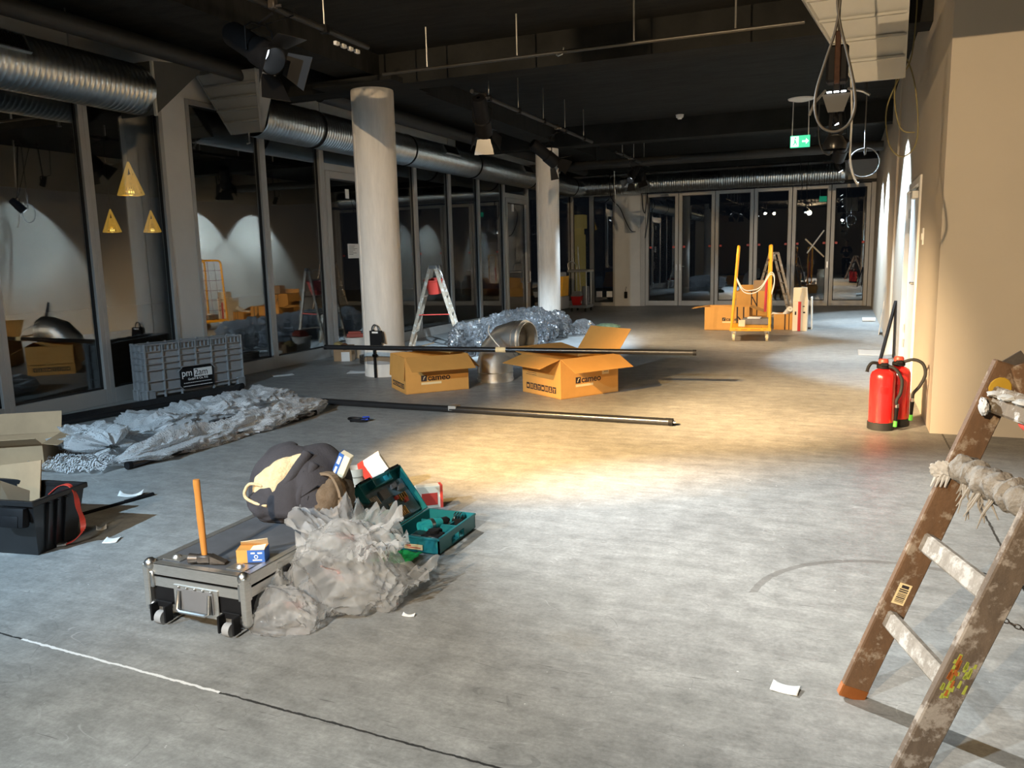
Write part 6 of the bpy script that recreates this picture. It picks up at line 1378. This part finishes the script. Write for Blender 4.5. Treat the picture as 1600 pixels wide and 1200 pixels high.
# second half of the ladder
g0 = Vx((0.80, 0.02, 0)); gt = top + Vx((0.03, 0, 0))
ln2 = (gt - g0).normalized()
for o in (0, 1):
    b = B(); b.beam(g0 + wv * o, gt + wv * o, 0.027, 0.07, up=nr.cross(ln2), bev=0.004); b.to('leg', M['rail1'], t, 0)
for f in (0.26, 0.5, 0.72, 0.9):
    q = g0.lerp(gt, f); b = B(); b.beam(q, q + wv, 0.05, 0.028, up=(0, 0, 1), bev=0.004); b.to('rung', M['rung2'], t, 0)
for o in (0, 1): B().beam(top + wv * o - ln * 0.03 + nr * (0.018 if o else -0.018), gt + wv * o + Vx((0.02, 0, 0.015)) + nr * (0.018 if o else -0.018), 0.008, 0.05).to('hinge', M['iron'], t, 0)
def chain(a, c, n, sagz):
    b = B(); P = [Vx(a).lerp(Vx(c), i / n) + Vx((0, 0, -sagz * 4 * (i / n) * (1 - i / n))) for i in range(n + 1)]
    for i in range(n):
        p0, p1 = P[i], P[i + 1]; d = (p1 - p0).normalized(); s1 = d.cross(Vx((0, 0, 1))).normalized(); s2 = Vx((0, 0, 1)) if i % 2 else s1
        s2 = (s2 - d * s2.dot(d)).normalized(); m_ = (p0 + p1) / 2; h = (p1 - p0).length * 0.62; w = 0.0055
        b.tube([m_ + d * h * math.cos(a_) * (1.0) + s2 * w * math.sin(a_) for a_ in [j * PI / 5 for j in range(10)]], 0.0017, 5, True)
    return b
lf = foot.lerp(top, 0.50); rt = g0.lerp(gt, 0.42)
ch_ = chain(lf + wv * 0.05, rt + wv * 0.05, 34, 0.06).to('chain', M['iron'], t, 180)
chain(foot.lerp(top, 0.46) + wv * 0.95, g0.lerp(gt, 0.40) + wv * 0.95, 34, 0.05).to('chain', M['iron'], t, 180)
rt_ = thing('red_cloth', 'red tool handle hanging under the top step of the near ladder', 'tool', (0.068 + 0.42, 2.576 - 0.22, 0.93))
B().tube(smoothpts([(-0.03, 0.10, 0.0), (0.0, 0.02, -0.01), (0.05, -0.06, -0.04), (0.12, -0.12, -0.05)], 6), [0.014 + 0.004 * math.sin(k * .5) for k in range(19)], 12).to('handle', M['redpl'], rt_, 180)
B().beam((0.0, 0.02, 0.0), (-0.02, 0.0, 0.06), 0.02, 0.004).to('bracket', M['iron'], rt_, 0)
t = thing('small_can', 'small grey can with red rim standing by the bright wall', 'can', (0.885, 6.45, 0))
B().lathe([(0.001, 0), (0.036, 0), (0.036, 0.085), (0.001, 0.085)], 20).to('body', M['greyd'], t)
B().lathe([(0.037, 0.083), (0.039, 0.086), (0.037, 0.093), (0.001, 0.093)], 20).to('red_rim', M['redpl'], t)
# ---- notices on glass
def notice(label, pos, w, h, axis, lines):
    t = thing('paper_notice', label, 'notice', pos)
    if axis == 'x': B().bx(0, 0.001, -w / 2, w / 2, -h / 2, h / 2).to('sheet', M['paper'], t, 0)
    b = B(); random.seed(len(label))
    for k in range(lines): b.bx(0.001, 0.0016, -w * .4, w * random.uniform(-0.05, .4), h * (.34 - k * .68 / max(1, lines)), h * (.34 - k * .68 / max(1, lines)) + h * 0.03)
    b.to('print', M['greyd'], t, 0)
    return t
notice('white printed notice on the glass door left of the first column', (XL - 0.0155, 10.75, 1.545), 0.30, 0.22, 'x', 7)
notice('small white slip near the top of the glass door by the first column', (XL - 0.0155, 10.66, 2.40), 0.10, 0.14, 'x', 0)
notice('small white slip near the top of the far glass door', (XL - 0.0155, 17.35, 2.50), 0.13, 0.17, 'x', 0)
t = thing('tape_cross', 'white tape cross stuck on the fifth folding door pane', 'tape', (-0.70, YB + 0.010, 1.45))
b = B(); b.beam((-0.21, 0, 0.21), (0.24, 0, -0.24), 0.003, 0.035, up=(1, 0, 1)).to('strip', M['cardpale'], t, 0)
b = B(); b.beam((0.22, 0, 0.41), (-0.16, 0, -0.14), 0.0032, 0.032, up=(-1, 0, 0.7)); b.to('strip', M['paper'], t, 0)
# ================================================================ outside
struct('canopy', B().bx(-24, XL - 0.12, -8, 30, 3.9, 4.1), M['black'])
for k, (x, y, z, s, lb) in enumerate(((-10.0, 9.38, 2.70, 1.0, 'highest of three gold pyramid lamps seen outside the windows'), (-14.0, 12.56, 2.33, 0.95, 'left of the two lower gold lamps outside the windows'), (-14.0, 13.62, 2.35, 0.95, 'right of the two lower gold lamps outside the windows'))):
    t = thing('pendant_lamp', lb, 'lamp', (x, y, z))
    b = B(); h = 0.24 * s; w = 0.20 * s
    C4 = [Vx((w * math.cos(a), w * math.sin(a), -h)) for a in (R(20), R(110), R(200), R(290))]; apx = Vx((0, 0, h))
    for q in C4: b.beam(q, apx, 0.022, 0.022)
    for i in range(4): b.beam(C4[i], C4[(i + 1) % 4], 0.018, 0.018)
    fr_ = b.to('frame', M['gold'], t, 0)
    b = B()
    for i in range(4):
        A, D = C4[i], C4[(i + 1) % 4]
        for u in (0.18, 0.32, 0.44, 0.56, 0.68, 0.82):
            b.beam(A.lerp(D, u), A.lerp(D, u).lerp(apx, 0.55 + 0.2 * ((u * 100) % 3 - 1) * .3), 0.012, 0.006)
        for vv in (0.12, 0.28, 0.42): b.beam(A.lerp(apx, vv).lerp(D.lerp(apx, vv), 0.15), A.lerp(apx, vv).lerp(D.lerp(apx, vv), 0.85), 0.01, 0.014)
    b.to('pierced_shade', M['gold'], t, 0)
    B().sph((0, 0, -h * 0.85), 0.05 * s, 12).to('bulb', M['goldin'], t)
    B().cyl((0, 0, h), (0, 0, 3.9 - z), 0.006, n=8).to('suspension', M['blk'], t)
t = thing('glowing_column', 'pale yellow column with built-in glow outside the far corner window', 'column', (-8.35, 26.5, -0.02))
B().bx(-0.16, 0.20, -0.2, 0.2, 0, 2.1, 0.01).bx(-0.2, 0.24, -0.24, 0.24, 2.3, 2.75, 0.01).bx(-0.12, 0.16, -0.16, 0.16, 2.1, 2.3).to('shaft', mat('glowing_yellow_stone', (0.6, 0.48, 0.2), 0.7, emit=((0.75, 0.52, 0.16), 0.16)), t, 0)  # light falling on the column is put in as faint emission
# ---- the photographer, seen only as a reflection in the folding doors
def person():
    t = thing('person', 'person in dark clothes holding up a phone, reflected in the far glass doors', 'person', (0.10, -0.50, 0))
    def skin(name, verts, edges, m, sub=2):
        me = bpy.data.meshes.new(name); me.from_pydata([v[0] for v in verts], edges, []); o = bpy.data.objects.new(name, me); C.objects.link(o); o.parent = t
        md = o.modifiers.new('skin', 'SKIN'); md.use_smooth_shade = True
        for i, v in enumerate(verts):
            sv = me.skin_vertices[0].data[i]; sv.radius = v[1] if isinstance(v[1], tuple) else (v[1], v[1]); sv.use_root = (i == 0)
        ss = o.modifiers.new('sub', 'SUBSURF'); ss.levels = sub; ss.render_levels = sub; me.materials.append(m); return o
    V = [((0, 0, .95), (.15, .105)), ((0, 0, 1.12), (.135, .10)), ((0, .01, 1.32), (.17, .115)), ((0, .0, 1.45), (.10, .08)), ((0, .01, 1.53), .055), ((0, .03, 1.61), (.072, .085)), ((0, .03, 1.70), (.074, .092)), ((0, .02, 1.765), (.045, .055)),
         ((-.19, 0, 1.42), .058), ((-.24, .10, 1.18), .045), ((-.12, .36, 1.27), .034), ((-.085, .43, 1.33), .028),
         ((.19, 0, 1.42), .058), ((.22, .12, 1.18), .045), ((.03, .36, 1.27), .034), ((0.0, .43, 1.33), .028),
         ((-.10, 0, .88), .095), ((-.12, .01, .50), .062), ((-.13, -.02, .10), .045), ((-.135, .10, .04), .04),
         ((.10, 0, .88), .095), ((.12, .01, .50), .062), ((.13, -.02, .10), .045), ((.135, .10, .04), .04)]
    Ed = [(0, 1), (1, 2), (2, 3), (3, 4), (4, 5), (5, 6), (6, 7), (3, 8), (8, 9), (9, 10), (10, 11), (3, 12), (12, 13), (13, 14), (14, 15), (0, 16), (16, 17), (17, 18), (18, 19), (0, 20), (20, 21), (21, 22), (22, 23)]
    skin('body', V, Ed, M['skin'])
    J = [((0, 0, .92), (.168, .125)), ((0, 0, 1.12), (.155, .12)), ((0, .01, 1.32), (.19, .135)), ((0, 0, 1.44), (.125, .10)), ((-.19, 0, 1.42), .075), ((-.24, .10, 1.18), .06), ((-.125, .345, 1.262), .047), ((.19, 0, 1.42), .075), ((.22, .12, 1.18), .06), ((.035, .345, 1.262), .047)]
    skin('jacket', J, [(0, 1), (1, 2), (2, 3), (3, 4), (4, 5), (5, 6), (3, 7), (7, 8), (8, 9)], M['cloth'])
    L_ = [((0, 0, .96), (.165, .12)), ((-.10, 0, .86), .112), ((-.12, .01, .50), .08), ((-.13, -.02, .09), .065), ((.10, 0, .86), .112), ((.12, .01, .50), .08), ((.13, -.02, .09), .065)]
    skin('trousers', L_, [(0, 1), (1, 2), (2, 3), (0, 4), (4, 5), (5, 6)], mat('dark_trousers', (0.02, 0.022, 0.03), 0.9))
    b = B(); b.sph((0, .012, 1.715), .098, 20, (0.90, 1.05, 0.85)); 
    bmesh.ops.delete(b.bm, geom=[v for v in b.bm.verts if v.co.z < 1.69 + max(0, (v.co.y - 0.0)) * 0.9], context='VERTS'); b.to('hair', M['hair'], t, 180)
    for s in (-1, 1):
        B().sph((s * .030, .106, 1.675), .010, 10).to('eye', M['ink'], t); B().sph((s * .078, .02, 1.66), .02, 10, (.4, .8, 1.3)).to('ear', M['skin'], t)
        B().bx(s * .13 - .045, s * .13 + .045, -.09, .17, 0.0, .085, .02, 2).to('shoe', M['blk'], t)
    B().blob((0, .118, 1.645), (.013, .018, .022), 5, 2, 0).to('nose', M['skin'], t); B().bx(-.022, .022, .104, .112, 1.600, 1.608, .002).to('mouth', mat('lips', (.35, .14, .12), .6), t)
    for s, cx_ in ((-1, -.085), (1, 0.0)):
        Vh = [((cx_, .435, 1.345), (.032, .018)), ((cx_ + s * .004, .445, 1.385), (.036, .014))]; Eh = [(0, 1)]
        for k in range(4):
            z_ = 1.345 + .020 * k; i0 = len(Vh)
            Vh += [((cx_ + s * .018, .45, z_), .0095), ((cx_ + s * .028, .468 + .003 * k, z_ + .004), .009), ((cx_ + s * .012, .478, z_ + .006), .008)]
            Eh += [(0 if k < 2 else 1, i0), (i0, i0 + 1), (i0 + 1, i0 + 2)]
        i0 = len(Vh); Vh += [((cx_ - s * .018, .44, 1.37), .010), ((cx_ - s * .034, .445, 1.39), .009)]; Eh += [(0, i0), (i0, i0 + 1)]
        skin('hand', Vh, Eh, M['skin'], 1)
    return t
person()
ph = thing('phone', 'dark phone held up by the reflected person', 'phone', (0.055, -0.045, 1.395))
B().bx(-0.075, 0.075, -0.004, 0.004, -0.036, 0.036, 0.003).to('body', M['blkgloss'], ph, 0)
